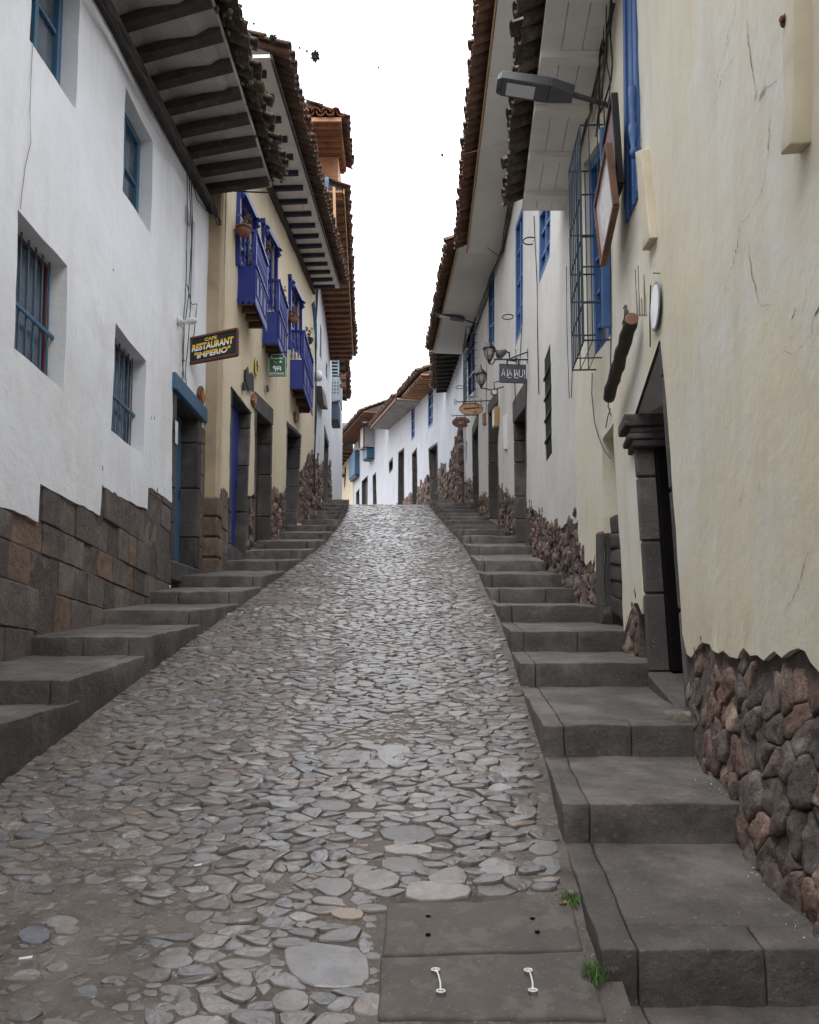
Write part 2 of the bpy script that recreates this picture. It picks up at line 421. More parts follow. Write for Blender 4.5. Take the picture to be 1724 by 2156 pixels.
def sortq(q):      # order so that s runs with u
    if q[0][0] > q[1][0]: q = [q[1], q[0], q[3], q[2]]
    return q
def fr(W, q, off, s, t): u, z = bil(q, s, t); return W.pos(u, z, off, False)
def window(W, q, depth, parent, fm, bars=0, cross=(), mull=(1,1), th=.05, pane='glass', barm=None, gold=None, label=None, leaf=None):
    q = sortq(q); off = -depth+.02
    f = MB(); w_ = th; g = lambda s, t, o=off: fr(W, q, o, s, t)
    U = abs(q[1][0]-q[0][0]); H = abs(q[0][1]-q[3][1]); su, st = th/2/U, th/2/H
    nrm = W.plan(q[0][0])[1]; nn = (nrm.x, nrm.y, 0)
    f.beam(g(su, 0), g(su, 1), th, th, nn); f.beam(g(1-su, 0), g(1-su, 1), th, th, nn)
    f.beam(g(0, st), g(1, st), th, th*1.02, nn); f.beam(g(0, 1-st), g(1, 1-st), th, th*1.02, nn)
    for i in range(1, mull[0]): f.beam(g(i/mull[0], 0), g(i/mull[0], 1), th*.8, th*.6, nn)
    for i in range(1, mull[1]): f.beam(g(0, i/mull[1]), g(1, i/mull[1]), th*.5, th*.5, nn)
    wo = f.build('window', M[fm], parent, label=label)
    p = MB(); c = [g(0,0,off-.012), g(1,0,off-.012), g(1,1,off-.012), g(0,1,off-.012)]
    p.poly(c, -.01, nn); p.build('pane', M[pane], wo)
    if leaf:
        l = MB(); l.poly([g(leaf[0],0,off-.03), g(leaf[1],0,off-.03), g(leaf[1],1,off-.03), g(leaf[0],1,off-.03)], .015, nn); l.build('shutter', M[leaf[2]], wo)
    if bars:
        b = MB()
        for i in range(bars): s = (i+.5)/bars; b.beam(g(s, 0, off+.05), g(s, 1, off+.05), .014, .014, nn)
        for t in cross: b.beam(g(-.03, t, off+.065), g(1.03, t, off+.065), .035, .02, nn)
        b.build('window_bars', M[barm or fm], wo)
    return wo
def doorway(W, q, depth, parent, strip=.1, leafm='doord', leaf=(0,1), stone='stone', blocks=True, lintel=.25, planks=4, seed=0, out=.012, handle=True):
    """q opening (TL TR BR BL) ; returns plaster hole loop"""
    q = sortq(q); rnd = random.Random(seed)
    U = abs(q[1][0]-q[0][0]); H = abs(q[0][1]-q[3][1]); su = strip/U; st = lintel/H
    f = MB()
    def hx(s0, s1, t0, t1, o0, o1, bev=.012, col=None):
        c = []
        for s in (s0, s1):
            for t in (t0, t1):
                for o in (o0, o1): u, z = bil(q, s, t); c.append(W.pos(u, z, o, False))
        f.hexa(c, bev, col)
    for (a, b) in ((-su, 0), (1, 1+su)):
        t = 0
        while t < 1:
            h = rnd.uniform(.18, .34); t2 = min(1, t+h)
            if 1-t2 < .1: t2 = 1
            k = rnd.uniform(.75, 1.25); hx(a, b, t+.002, t2-.002, -depth-.03, out+rnd.uniform(-.004,.004), .014, (k, k*.98, k*.96)); t = t2
    hx(-su*1.3, 1+su*1.3, 1.0, 1+st, -depth-.03, out+.003, .02, (.9,.9,.9))
    hx(-su, 1+su, -.12, 0, -depth-.03, out+.01, .02)
    fo = f.build('door_frame', M[stone], parent)
    d = MB(); n = planks
    for i in range(n):
        s0 = leaf[0]+(leaf[1]-leaf[0])*i/n; s1 = leaf[0]+(leaf[1]-leaf[0])*(i+1)/n
        c = []
        for s in (s0+.004, s1-.004):
            for t in (0, 1):
                for o in (-depth-.02, -depth+.02): u, z = bil(q, s, t); c.append(W.pos(u, z, o, False))
        d.hexa(c, .006)
    dm = d.build('door', M[leafm], parent)
    b = MB(); c = [fr(W, q, -depth-.03, s, t) for s, t in ((-.05,0),(1.05,0),(1.05,1),(-.05,1))]; nn = W.plan(q[0][0])[1]
    b.poly(c, -.02, (nn.x, nn.y, 0)); b.build('doorway_shade', M['black'], parent)  # black sheet painting in the darkness behind the door
    if handle:
        hb = MB(); p = fr(W, q, -depth+.05, leaf[1]*.88+leaf[0]*.12, .45); hb.tube([p, p+Vector((0,0,.12))], .012); hb.build('handle', M['iron'], dm)
    e = .4
    return [bil(q, -su*1.3, 1+st*.96), bil(q, 1+su*1.3, 1+st*.96), bil(q, 1+su*1.0, -.1), bil(q, -su*1.0, -.1)]
# ------------------------------------------------------------------ cells : stones fitted together
def cells(x0, x1, y0, y1, dx, dy, keep, jit=.38, rnd=random):
    pts = []; rows = {}
    ny = int((y1-y0)/dy)+3; nx = int((x1-x0)/dx)+3
    g = {}
    for j in range(-1, ny):
        for i in range(-1, nx):
            g[(i, j)] = (x0+(i+.5*(j % 2)+rnd.uniform(-jit, jit))*dx, y0+(j+rnd.uniform(-jit, jit))*dy)
    out = []
    for (i, j), (px, py) in g.items():
        if not keep(px, py): continue
        poly = [(-dx*.85,-dy*1.1),(dx*.85,-dy*1.1),(dx*.85,dy*1.1),(-dx*.85,dy*1.1)]
        nb = []
        for b in range(-2, 3):
            for a in range(-2, 3):
                if (a or b) and (i+a, j+b) in g: q = g[(i+a, j+b)]; nb.append(((q[0]-px)/dx, (q[1]-py)/dy))
        poly = [(a/dx, b/dy) for a, b in poly]
        nb.sort(key=lambda v: v[0]**2+v[1]**2)
        for (a, b) in nb[:14]:
            h = (a*a+b*b)/2; np_ = []; n = len(poly)
            for k in range(n):
                p, r = poly[k], poly[(k+1) % n]; dp = p[0]*a+p[1]*b-h; dr = r[0]*a+r[1]*b-h
                if dp <= 0: np_.append(p)
                if (dp < 0 < dr) or (dr < 0 < dp): t = dp/(dp-dr); np_.append((p[0]+(r[0]-p[0])*t, p[1]+(r[1]-p[1])*t))
            poly = np_
            if len(poly) < 3: break
        if len(poly) < 3: continue
        out.append((px, py, [(a*dx, b*dy) for a, b in poly]))
    return out
def chaikin(p, n=1, r=.25):
    for _ in range(n):
        o = []; m = len(p)
        for i in range(m):
            a, b = p[i], p[(i+1) % m]; o.append((a[0]*(1-r)+b[0]*r, a[1]*(1-r)+b[1]*r)); o.append((a[0]*r+b[0]*(1-r), a[1]*r+b[1]*(1-r)))
        p = o
    return p
def stone(mb, cx, cy, poly, P, h, gap, col, ch=1, rnd=random, rag=0, rings=((1,-.01),(.975,.5),(.88,.88),(.55,1.0)), tilt=0):
    """P(x,y,h)->3D ; dome"""
    m = sum(math.hypot(*p) for p in poly)/len(poly); k = max(.3, 1-gap/m)
    pl = chaikin([(a*k, b*k) for a, b in poly], ch); n = len(pl); V = []
    if rag: pl = [(a*(1+rnd.uniform(-rag, rag)), b*(1+rnd.uniform(-rag, rag))) for a, b in pl]
    tx, ty = rnd.uniform(-.25,.25), rnd.uniform(-.25,.25)
    for (s, z) in rings:
        for (a, b) in pl:
            hz = z*h*(1+(tx*a+ty*b)/m) if z > 0 else -.03
            V.append(P(cx+a*s, cy+b*s, hz+(tx*a+ty*b)*s*tilt))
    V.append(P(cx, cy, h*1.02)); Fs = []
    for r in range(len(rings)-1):
        for i in range(n): Fs.append([r*n+i, r*n+(i+1)%n, (r+1)*n+(i+1)%n, (r+1)*n+i])
    r = len(rings)-1
    for i in range(n): Fs.append([r*n+i, r*n+(i+1)%n, len(V)-1])
    mb.add(V, Fs, col)
def rubble(W, poly, parent, dx=.2, dz=.16, h=.05, gap=.012, off=-.02, seed=1, name='stone_base', cols=None, m='rubble', ch=1, bulge=None, top=None, bed=.55):
    rnd = random.Random(seed); mb = MB()
    xs = [p[0] for p in poly]; ys = [p[1] for p in poly]
    bk = MB(); bl = dens(poly, .3); n = len(bl)
    c = delaunay_2d_cdt([Vector(p) for p in bl], [(i,(i+1)%n) for i in range(n)], [], 0, 1e-5)
    ff = [list(f) for f in c[2] if pip(sum((c[0][i] for i in f), Vector((0,0)))/len(f), bl)]
    bo = (lambda u, z: bulge(u, z)) if bulge else (lambda u, z: 0)
    bk.add([W.pos(v[0], v[1], off+h*bed+bo(v[0], v[1])) for v in c[0]], ff)
    # the mortar bed is closed behind
    bk.add([W.pos(a, b, off+h*bed+bo(a, b)) for a, b in bl]+[W.pos(a, b, off-.25, False) for a, b in bl], [[i, (i+1)%n, n+(i+1)%n, n+i] for i in range(n)])
    def P(x, y, hh):
        rn = .42*h*(noise.noise(Vector((x*13, y*13, 2)))+.7*noise.noise(Vector((x*31, y*31, 5)))) if hh > 0 else 0
        return W.pos(x, y, off+hh+rn+bo(x, y))
    for (x, y, pl) in cells(min(xs), max(xs), min(ys), max(ys), dx, dz, lambda a, b: pip((a, b), poly) , .46, rnd=rnd):
        k = rnd.uniform(.65, 1.3); t = rnd.random()
        col = (k*1.18, k*.98, k*.90) if t < .3 else ((k*.8, k*.83, k*.85) if t < .55 else ((k*1.6, k*1.5, k*1.4) if t < .68 else (k, k, k)))
        pl = chaikin(chaikin(pl, 1, .13), 1, .3)
        stone(mb, x, y, pl, P, h*rnd.uniform(.55, 1.25), gap, col, 0, rnd, .025, rings=((1,-.01),(.985,.5),(.955,.85),(.86,1.0),(.5,1.02)))
    o = mb.build(name, M[m], parent, smooth=True, recalc=False)
    k = bk.build('mortar', M['mortar'], o, recalc=False); return o
def ashlar(W, poly, parent, rows=.285, wmin=.26, wmax=.5, seed=2, off=-.035, z0=0, name='stone_base'):
    rnd = random.Random(seed); mb = MB()
    xs = [p[0] for p in poly]; ys = [p[1] for p in poly]
    z = z0
    while z < max(ys):
        u = min(xs)-rnd.random()*.3
        hh = rows*rnd.uniform(.82, 1.15)
        while u < max(xs):
            w_ = rnd.uniform(wmin, wmax)
            u0, u1 = max(u, min(xs)), min(u+w_, max(xs))
            if u1-u0 > .04 and any(pip((ui, zi), poly) for ui in (u0+.02, (u0+u1)/2, u1-.02) for zi in (z+.03, z+hh*.5, z+hh*.9)):
                um = (u0+u1)/2; zt = z+hh
                while zt > z+.05 and not pip((um, zt-.01), poly): zt -= .02
                if zt > z+.05:
                    k = rnd.uniform(.7, 1.25); t = rnd.random()
                    col = (k*1.35, k*1.05, k*.85) if t < .14 else (k, k*.97, k*.95)
                    o = rnd.uniform(-.012, .014); g = .0035
                    c = [W.pos(a, b, oo, False) for a in (u0+g, u1-g) for b in (z+g, zt-g) for oo in (off-.2, off+.03+o)]
                    rock(mb, c, (max(1, int((u1-u0)/.1)), 2, 1), .010, .006, 7, col)
            u += w_
        z += hh
    o = mb.build(name, M['ashlar'], parent)
    bk = MB(); bl = dens(poly, .4); n = len(bl)
    c = delaunay_2d_cdt([Vector(p) for p in bl], [(i,(i+1)%n) for i in range(n)], [], 0, 1e-5)
    ff = [list(f) for f in c[2] if pip(sum((c[0][i] for i in f), Vector((0,0)))/len(f), bl)]
    bk.add([W.pos(v[0], v[1], off+.020, False) for v in c[0]], ff); bk.build('mortar', M['mortar'], o)
    return o
# ------------------------------------------------------------------ roof
def lerp(a, b, t): return a+(b-a)*t
def roof(parent, Ai, Bi, Ao, Bo, soff, tilem, rafters=8, raftm='woodd', raftsz=(.10,.12), over=.16, rows=6, slope=.42, colw=.21, fascia=None, seed=3, raftlen=1.0, boards=0, boardm=None, tileh=.07, moss=0, lift=0, thick=.05, ragged=.03, wallplate=None, gable=True):
    rnd = random.Random(seed); Ai, Bi, Ao, Bo = map(Vector, (Ai, Bi, Ao, Bo))
    s = MB(); up = Vector((0,0,thick))
    nb = max(1, boards)
    if boards:
        for i in range(nb):
            t0, t1 = i/nb+.004, (i+1)/nb-.004
            a, b, c, d = lerp(Ai, Ao, t0), lerp(Ai, Ao, t1), lerp(Bi, Bo, t1), lerp(Bi, Bo, t0)
            s.hexa([a, a+up, b, b+up, d, d+up, c, c+up], .004)
    else: s.hexa([Ai, Ai+up, Ao, Ao+up, Bi, Bi+up, Bo, Bo+up], .004)
    so = s.build('roof', M[soff], parent)
    top = MB(); u2 = Vector((0,0,thick+.002)); top.hexa([Ai+u2, Ai+u2+up*.5, Ao+u2, Ao+u2+up*.5, Bi+u2, Bi+u2+up*.5, Bo+u2, Bo+u2+up*.5], .002)
    inw = ((Ai-Ao)+(Bi-Bo)); inw.z = 0; inw.normalize(); a = (inw + Vector((0,0,slope))).normalized()
    ln = (Bo-Ao).length; ax = (Bo-Ao).normalized(); upn = ax.cross(a); 
    if upn.z < 0: upn = -upn
    n = int(ln/colw); rl = .34; T = MB()
    # sheathing under the tiles
    d0 = a*(rows*rl+.1); e = Vector((0,0,.02))
    T0 = MB(); T0.hexa([Ao+up, Ao+up+e, Ao+up+d0, Ao+up+d0+e, Bo+up, Bo+up+e, Bo+up+d0, Bo+up+d0+e], .002)
    if gable:
        for P, Q in ((Ao, Ai), (Bo, Bi)):
            T0.poly([P+up, Q+up, P+up+d0], .03, ax)
    T0.build('roof_deck', M['woodd'], so)
    def tile(c, ax_, up_, r0, r1, L, flip, col):
        N = 6; V = []
        sd = ax_.cross(up_)
        for (q, rr) in ((c, r0), (c+ax_*L, r1)):
            for th in (0, .016):
                for k in range(N+1):
                    t = math.pi*k/N; rad = rr-th
                    V.append(q + sd*math.cos(t)*rad + up_*(math.sin(t)*rad*(1 if not flip else -1)*.8))
        m = N+1; Fs = []
        for k in range(N):
            Fs += [[k, k+1, 2*m+k+1, 2*m+k], [m+k, 3*m+k, 3*m+k+1, m+k+1], [k, m+k, m+k+1, k+1], [2*m+k, 2*m+k+1, 3*m+k+1, 3*m+k]]
        for k in (0, N): Fs.append([k, m+k, 3*m+k, 2*m+k])
        T.add(V, Fs, col)
    for i in range(n):
        b = Ao + ax*((i+.5)*ln/n) + up
        for kind in (0, 1):
            o = rnd.uniform(-ragged, ragged)
            for j in range(rows):
                k = rnd.uniform(.65, 1.3); col = (k*rnd.uniform(.95,1.15), k, k*rnd.uniform(.85, 1))
                p = b + ax*(colw*.5*kind + rnd.uniform(-.012,.012)) - inw*over + a*(j*rl + o) + upn*(.055+tileh*.3 + .018*(j*0) + (.045 if kind == 0 else .04) + rnd.uniform(-.006,.006))
                aa = (a + upn*(-.05) + ax*rnd.uniform(-.04,.04)).normalized()
                tile(p, aa, upn, colw*.47, colw*.38, rl+.08, kind == 1, col)
    T.build('roof_tiles', M[tilem], so, smooth=True, recalc=False)
    for i in range(rafters):
        t = (i+.5)/rafters if rafters > 1 else .5
        p, q = lerp(Ai, Bi, t), lerp(Ao, Bo, t); q = lerp(p, q, raftlen)
        z = Vector((0,0,-raftsz[1]/2-.002)); r = MB(); r.beam(p+z, q+z+(Vector((0,0,raftsz[1]*.15))), raftsz[0], raftsz[1]); r.build('rafter', M[raftm], so)
    if fascia:
        f = MB(); fm, fh, fw = fascia; z = Vector((0,0,fh*.2)); f.beam(Ao-inw*fw+z, Bo-inw*fw+z, fw, fh); f.build('fascia', M[fm], so)
    if wallplate:
        f = MB(); f.beam(Ai+Vector((0,0,-.08))-inw*.03, Bi+Vector((0,0,-.08))-inw*.03, .1, .13); f.build('wall_plate', M[wallplate], so)
    if moss:
        mm = MB()
        for i in range(moss):
            t = rnd.random(); c = lerp(Ao, Bo, t) - inw*(over*rnd.uniform(-.2,1.1)) + Vector((0,0,rnd.uniform(-.03,.2))); r_ = rnd.uniform(.008,.03)
            V = []
            for kk in range(14):
                v = Vector((rnd.gauss(0,1), rnd.gauss(0,1), rnd.gauss(0,1))).normalized()*r_*rnd.uniform(.7,1.4); V.append(c+v)
            bm = bmesh.new(); [bm.verts.new(v) for v in V]; bmesh.ops.convex_hull(bm, input=bm.verts); bm.verts.index_update()
            mm.add([v.co.copy() for v in bm.verts], [[v.index for v in f.verts] for f in bm.faces]); bm.free()
        mm.build('moss', M['moss'], so)['kind'] = 'stuff'
    return so
def text(body, O, ex, ez, w_, h, m, parent, out=.004, name='lettering', bold=.01, shear=0, spacing=1.0):
    c = bpy.data.curves.new('t', 'FONT'); c.body = body; c.extrude = .01; c.offset = bold; c.shear = shear; c.space_character = spacing; c.resolution_u = 3
    o = bpy.data.objects.new('t', c); COL.objects.link(o); dg = bpy.context.evaluated_depsgraph_get()
    me = o.evaluated_get(dg).to_mesh(); vs = [v.co.copy() for v in me.vertices]; fs = [list(p.vertices) for p in me.polygons]
    o.evaluated_get(dg).to_mesh_clear(); bpy.data.objects.remove(o)
    x0 = min(v.x for v in vs); x1 = max(v.x for v in vs); y0 = min(v.y for v in vs); y1 = max(v.y for v in vs)
    ex = Vector(ex).normalized(); ez = Vector(ez).normalized(); n = ex.cross(ez)
    mb = MB(); mb.add([Vector(O) + ex*((v.x-x0)/(x1-x0)*w_) + ez*((v.y-y0)/(y1-y0)*h) + n*(out*(1 if v.z > 0 else -.3)) for v in vs], fs)
    return mb.build(name, m, parent, recalc=False)

# ------------------------------------------------------------------ ground and street
XR = [(0,.45),(1.75,.53),(2.64,.577),(3.55,.624),(4.51,.70),(5.9,.76),(6.85,.811),(8.1,.87),(10,.90),(12,.95),(14,.97),(16,.97),(18,.90),(21,.82),(24,.75),(28,.66),(33,.6)]
XL = [(0,-2.05),(4.24,-2.0),(4.95,-1.93),(6.2,-1.91),(7.5,-1.87),(8.9,-1.80),(11.3,-1.72),(13.7,-1.63),(16,-1.57),(21,-1.68),(26,-1.9),(30,-2.15),(33,-2.5),(36,-3.0)]
mb = MB(); ys = [-12,-6,-2]+[y*1. for y in range(0,60,2)]+[60,75,95,130,200,400]; xs = [-300,-80,-40,-20,-12,-8,-5,-3,-1,1,3,5,8,12,20,40,80,300]
V = []
for y in ys:
    for x in xs:
        z = roadz(min(y, 100)) - .10
        V.append((x, y, z))
nx = len(xs)
mb.add(V, [[j*nx+i, j*nx+i+1, (j+1)*nx+i+1, (j+1)*nx+i] for j in range(len(ys)-1) for i in range(nx-1)])
o = mb.build('ground', M['dirt']); o['kind'] = 'structure'

def rz(x, y):
    return roadz(y) + .012*noise.noise(Vector((x*1.7, y*1.2, 0))) + .004*noise.noise(Vector((x*8, y*8, 2)))
# road bed
mb = MB(); V = []; ny = 0; y = -1.0; n = 30
while y < 90:
    st = .06 if y < 7 else (.15 if y < 14 else (.5 if y < 34 else 3))
    a, b = interp(XL, y)-.1, interp(XR, y)+.06
    if y > 30: t = (y-30); c0 = -.75-t*.085; a, b = c0-1.6, c0+1.5
    for i in range(n+1): x = a+(b-a)*i/n; V.append((x, y, rz(x, y)+.004))
    ny += 1; y += st
mb.add(V, [[j*(n+1)+i, j*(n+1)+i+1, (j+1)*(n+1)+i+1, (j+1)*(n+1)+i] for j in range(ny-1) for i in range(n)])
o = mb.build('road', M['dirt'], smooth=True); o['kind'] = 'structure'

# single larger slabs let into the cobbles (picture outlines)
FEAT = [
 ([(806,1781),(912,1779),(912,1803),(806,1801)], (2.0,1.95,1.9), .022),
 ([(790,1573),(862,1572),(868,1600),(850,1618),(797,1612)], (1.9,2.0,2.1), .02),
 ([(650,1588),(782,1582),(782,1614),(690,1617)], (1.35,1.3,1.3), .02),
 ([(790,1742),(905,1735),(925,1772),(810,1776)], (.75,.72,.72), .02),
 ([(800,1807),(905,1807),(905,1842),(800,1838)], (1.05,.95,.95), .016),
 ([(735,1850),(770,1838),(820,1838),(846,1856),(840,1874),(790,1886),(745,1874)], (1.7,1.65,1.6), .026),
 ([(850,1868),(900,1862),(965,1872),(1000,1880),(985,1903),(850,1903)], (1.9,1.8,1.65), .032),
 ([(885,1862),(930,1832),(975,1826),(988,1868),(960,1872)], (1.6,1.55,1.55), .026),
 ([(1005,1836),(1050,1814),(1090,1826),(1085,1856),(1010,1850)], (2.0,2.0,2.05), .03),
 ([(1110,1771),(1172,1770),(1177,1803),(1113,1806)], (1.5,1.65,1.8), .02),
 ([(1114,1809),(1177,1806),(1184,1846),(1119,1850)], (1.45,1.6,1.75), .02),
 ([(1000,1862),(1090,1862),(1092,1890),(1004,1892)], (.9,.85,.85), .014),
 ([(640,1866),(690,1846),(745,1858),(742,1882),(700,1900)], (1.35,1.35,1.45), .02),
 ([(590,1995),(640,1984),(700,1992),(770,1998),(782,2035),(780,2075),(720,2085),(640,2082),(600,2050)], (1.5,1.55,1.65), .018),
 ([(690,1922),(740,1915),(770,1925),(762,1945),(700,1940)], (2.1,1.8,1.35), .022),
 ([(645,1690),(700,1684),(745,1690),(735,1708),(660,1708)], (.95,.92,.92), .02),
 ([(725,1712),(790,1710),(792,1722),(728,1726)], (1.4,1.4,1.5), .02),
 ([(805,1712),(850,1711),(852,1722),(806,1722)], (2.2,2.15,2.05), .02),
 ([(862,1710),(900,1711),(898,1721),(858,1720)], (2.2,2.15,2.05), .02),
 ([(858,1700),(890,1690),(922,1692),(905,1704)], (2.1,2.1,2.1), .02),
 ([(30,1970),(75,1950),(110,1962),(104,1990),(50,1995)], (1.1,1.25,1.6), .022),
 ([(90,1945),(130,1930),(172,1940),(160,1955),(100,1962)], (1.8,1.8,1.75), .022),
 ([(320,2035),(350,2018),(400,2020),(415,2038),(370,2052),(330,2048)], (1.4,1.4,1.4), .022),
 ([(570,2102),(610,2085),(655,2095),(650,2130),(600,2142),(570,2130)], (1.5,1.5,1.45), .024),
 ([(752,1985),(775,1980),(784,2010),(758,2014)], (1.7,1.7,1.8), .022),
]
FP = [([(p.x, p.y) for p in (onroad(*q) for q in f)], c, h) for f, c, h in FEAT]
SL0 = [onroad(*p) for p in ((813,1909),(1205,1898),(1277,2155),(795,2155))]
slabp = [(SL0[0].x-.02, SL0[0].y+.03), (SL0[1].x+.02, SL0[1].y+.03), (1.0, 1.0), (SL0[3].x-.04, 1.0)]
def keepc(x, y):
    if not (interp(XL, y)+.02 < x < interp(XR, y)-.07): return False
    if y > 31: return False
    if y < 4.2 and (pip((x, y), slabp) or any(pip((x, y), f[0]) for f in FP)): return False
    return True
rc = random.Random(11); mb = MB()
def PR(x, y, h): return Vector((x, y, rz(x, y)+h))
def PRn(x, y, h): return Vector((x, y, rz(x, y)+h+(.0034*noise.noise(Vector((x*45, y*45, 1))) if h > 0 else 0)))
for (ya, yb, dx, dy, ch) in ((1.2, 9, .105, .060, 1), (9, 16, .12, .075, 1), (16, 31, .14, .11, 0)):
    for (x, y, pl) in cells(-2.3, 1.2, ya, yb, dx, dy, keepc, .5, rc):
        if not (ya <= y < yb): continue
        e = noise.noise(Vector((x*1.3, y*.9, 5))) + .5*noise.noise(Vector((x*4, y*4, 8)))
        if y < 5: e -= .10
        if y > 6: e += .15
        h = .009 + .011*e + rc.uniform(-.005,.005)
        if h < .0015: continue
        k = rc.uniform(.75, 1.2); t = rc.random()
        if t < .05: k *= 1.45
        col = (k*.95, k*.99, k*1.07) if t > .8 else ((k*1.10, k*1.0, k*.88) if t > .74 else ((k*1.06, k*.97, k*.95) if t > .62 else (k, k, k)))
        sc = min(1, .74+h*22)
        pl = [(a*sc, b*sc) for a, b in pl]
        stone(mb, x, y, pl, PRn, h+.003, .0022 if y < 9 else .005, col, 1, rc, 0.05 if y < 9 else 0, tilt=.24, rings=((1,-.01),(.985,.6),(.93,.95),(.55,1.0)) if y < 9 else ((1,-.01),(.93,.75)))
def keepg(x, y): return keepc(x, y) or (interp(XL, y)-.02 < x < interp(XR, y) and not pip((x, y), slabp))
for (x, y, pl) in cells(-2.3, 1.0, 1.6, 7.5, .052, .034, keepg, .5, rc):
    h = .0035+.003*noise.noise(Vector((x*6, y*6, 3)))+rc.uniform(-.003,.003)
    if h < .002: continue
    k = rc.uniform(.6, 1.15); stone(mb, x, y, pl, PR, h, .003, (k, k*.96, k*.92), 0, rc, .1, rings=((1,-.01),(.8,.9)))
for f, c, h in FP:
    cx = sum(p[0] for p in f)/len(f); cy = sum(p[1] for p in f)/len(f)
    stone(mb, cx, cy, [(a-cx, b-cy) for a, b in f], PR, h*.6, .003, tuple(v*.8 for v in c), 1, rc, .01, rings=((1,-.01),(.985,.6),(.95,.92),(.6,1.0)))
o = mb.build('cobblestones', M['cobble'], smooth=False, recalc=False); tag(o, kind='stuff')
o['label'] = 'grey river cobbles set in earth over the whole steep roadway'; o['category'] = 'cobblestones'

# utility slabs with wire handles
def slab_thing(px, label, hd, holes):
    c = [onroad(*p) for p in px]; mb = MB(); up = Vector((0,0,.02)); dn = Vector((0,0,-.08))
    rock(mb, [c[3]+dn, c[3]+up, c[0]+dn, c[0]+up, c[2]+dn, c[2]+up, c[1]+dn, c[1]+up], (14,8,1), .012, .004, 5)
    ctr = sum(c, Vector())/4
    t = thing('cover_slab', ctr, label, 'cover slab', 'concrete cover slabs in the road')
    mb.build('slab', M['concrete'], t, smooth=True)
    for (a, b) in hd:
        h = MB(); p, q = onroad(*a)+Vector((0,0,.030)), onroad(*b)+Vector((0,0,.030))
        h.tube([p, lerp(p, q, .3)+Vector((.003,0,.006)), lerp(p, q, .7)+Vector((.003,0,.006)), q], .0026, 6)
        for e in (p, q): h.tube([e+Vector((.012*math.cos(k), .012*math.sin(k), 0)) for k in [i*.7 for i in range(9)]], .003, 5, closed=True)
        h.build('lifting_handle', M['metalw'], t)
    for a in holes:
        p = onroad(*a)+Vector((0,0,.0235)); h = MB(); h.lathe(p, [(.009,0),(.009,.002)], 10); h.build('bolt_hole', M['black'], t)
slab_thing([(813,1911),(1203,1901),(1229,2009),(806,2020)], 'brown concrete cover slab with four small holes, the farther of the two', [], [(901,1943),(901,1982),(1121,1948),(1131,1976)])
slab_thing([(802,2026),(1233,2013),(1277,2155),(794,2155)], 'brown concrete cover slab with two bent white wire handles, nearest the camera', [((917,2062),(928,2108)),((1112,2063),(1122,2106))], [])

# ------------------------------------------------------------------ stepped pavements
RW1 = [(1.12,0.3),(1.42,3.6),(1.57,4.95),(1.68,6.2),(1.78,7.4),(1.84,9.25)]
RW2 = [(1.84,9.25),(1.90,12),(1.93,17),(1.88,22),(1.85,27.5)]
LW1 = [(-2.70,0.2),(-2.72,6),(-2.74,9),(-2.72,11.2)]
rwx = lambda y: interp([(b, a) for a, b in RW1+RW2[1:]+[(1.43,33)]], y)
lwx = lambda y: interp([(b, a) for a, b in LW1]+[(11.25,-2.52),(21.5,-2.50),(30,-2.82),(36,-3.4)], y)
ZO = EYE
RS = [(.75,-1.36),(1.72,-1.00),(2.64,-.736),(3.55,-.406),(4.51,-.114),(5.9,.277),(6.85,.577),(8.14,.935),(9.44,1.274),(10.44,1.587),(11.9,2.0),(13.56,2.52),(15.4,3.05),(16.9,3.47),(18.1,3.82),(19.4,4.2),(20.7,4.57),(22.2,5.0),(23.6,5.42),(25.3,5.91),(27.2,6.46),(29.1,7.0),(31.0,7.42),(33,7.85)]
LS = [(1.2,-.72),(2.4,-.45),(3.6,-.17),(4.87,.13),(6.14,.476),(7.6,.834),(8.95,1.179),(10.1,1.512),(11.6,1.948),(12.96,2.34),(14.45,2.77),(16.1,3.25),(18,3.79),(19.6,4.26),(21.3,4.75),(22.8,5.19),(24.4,5.66),(26.2,6.18),(28.3,6.79),(29.8,7.2),(31.2,7.5),(32.6,7.8),(34,8.1)]
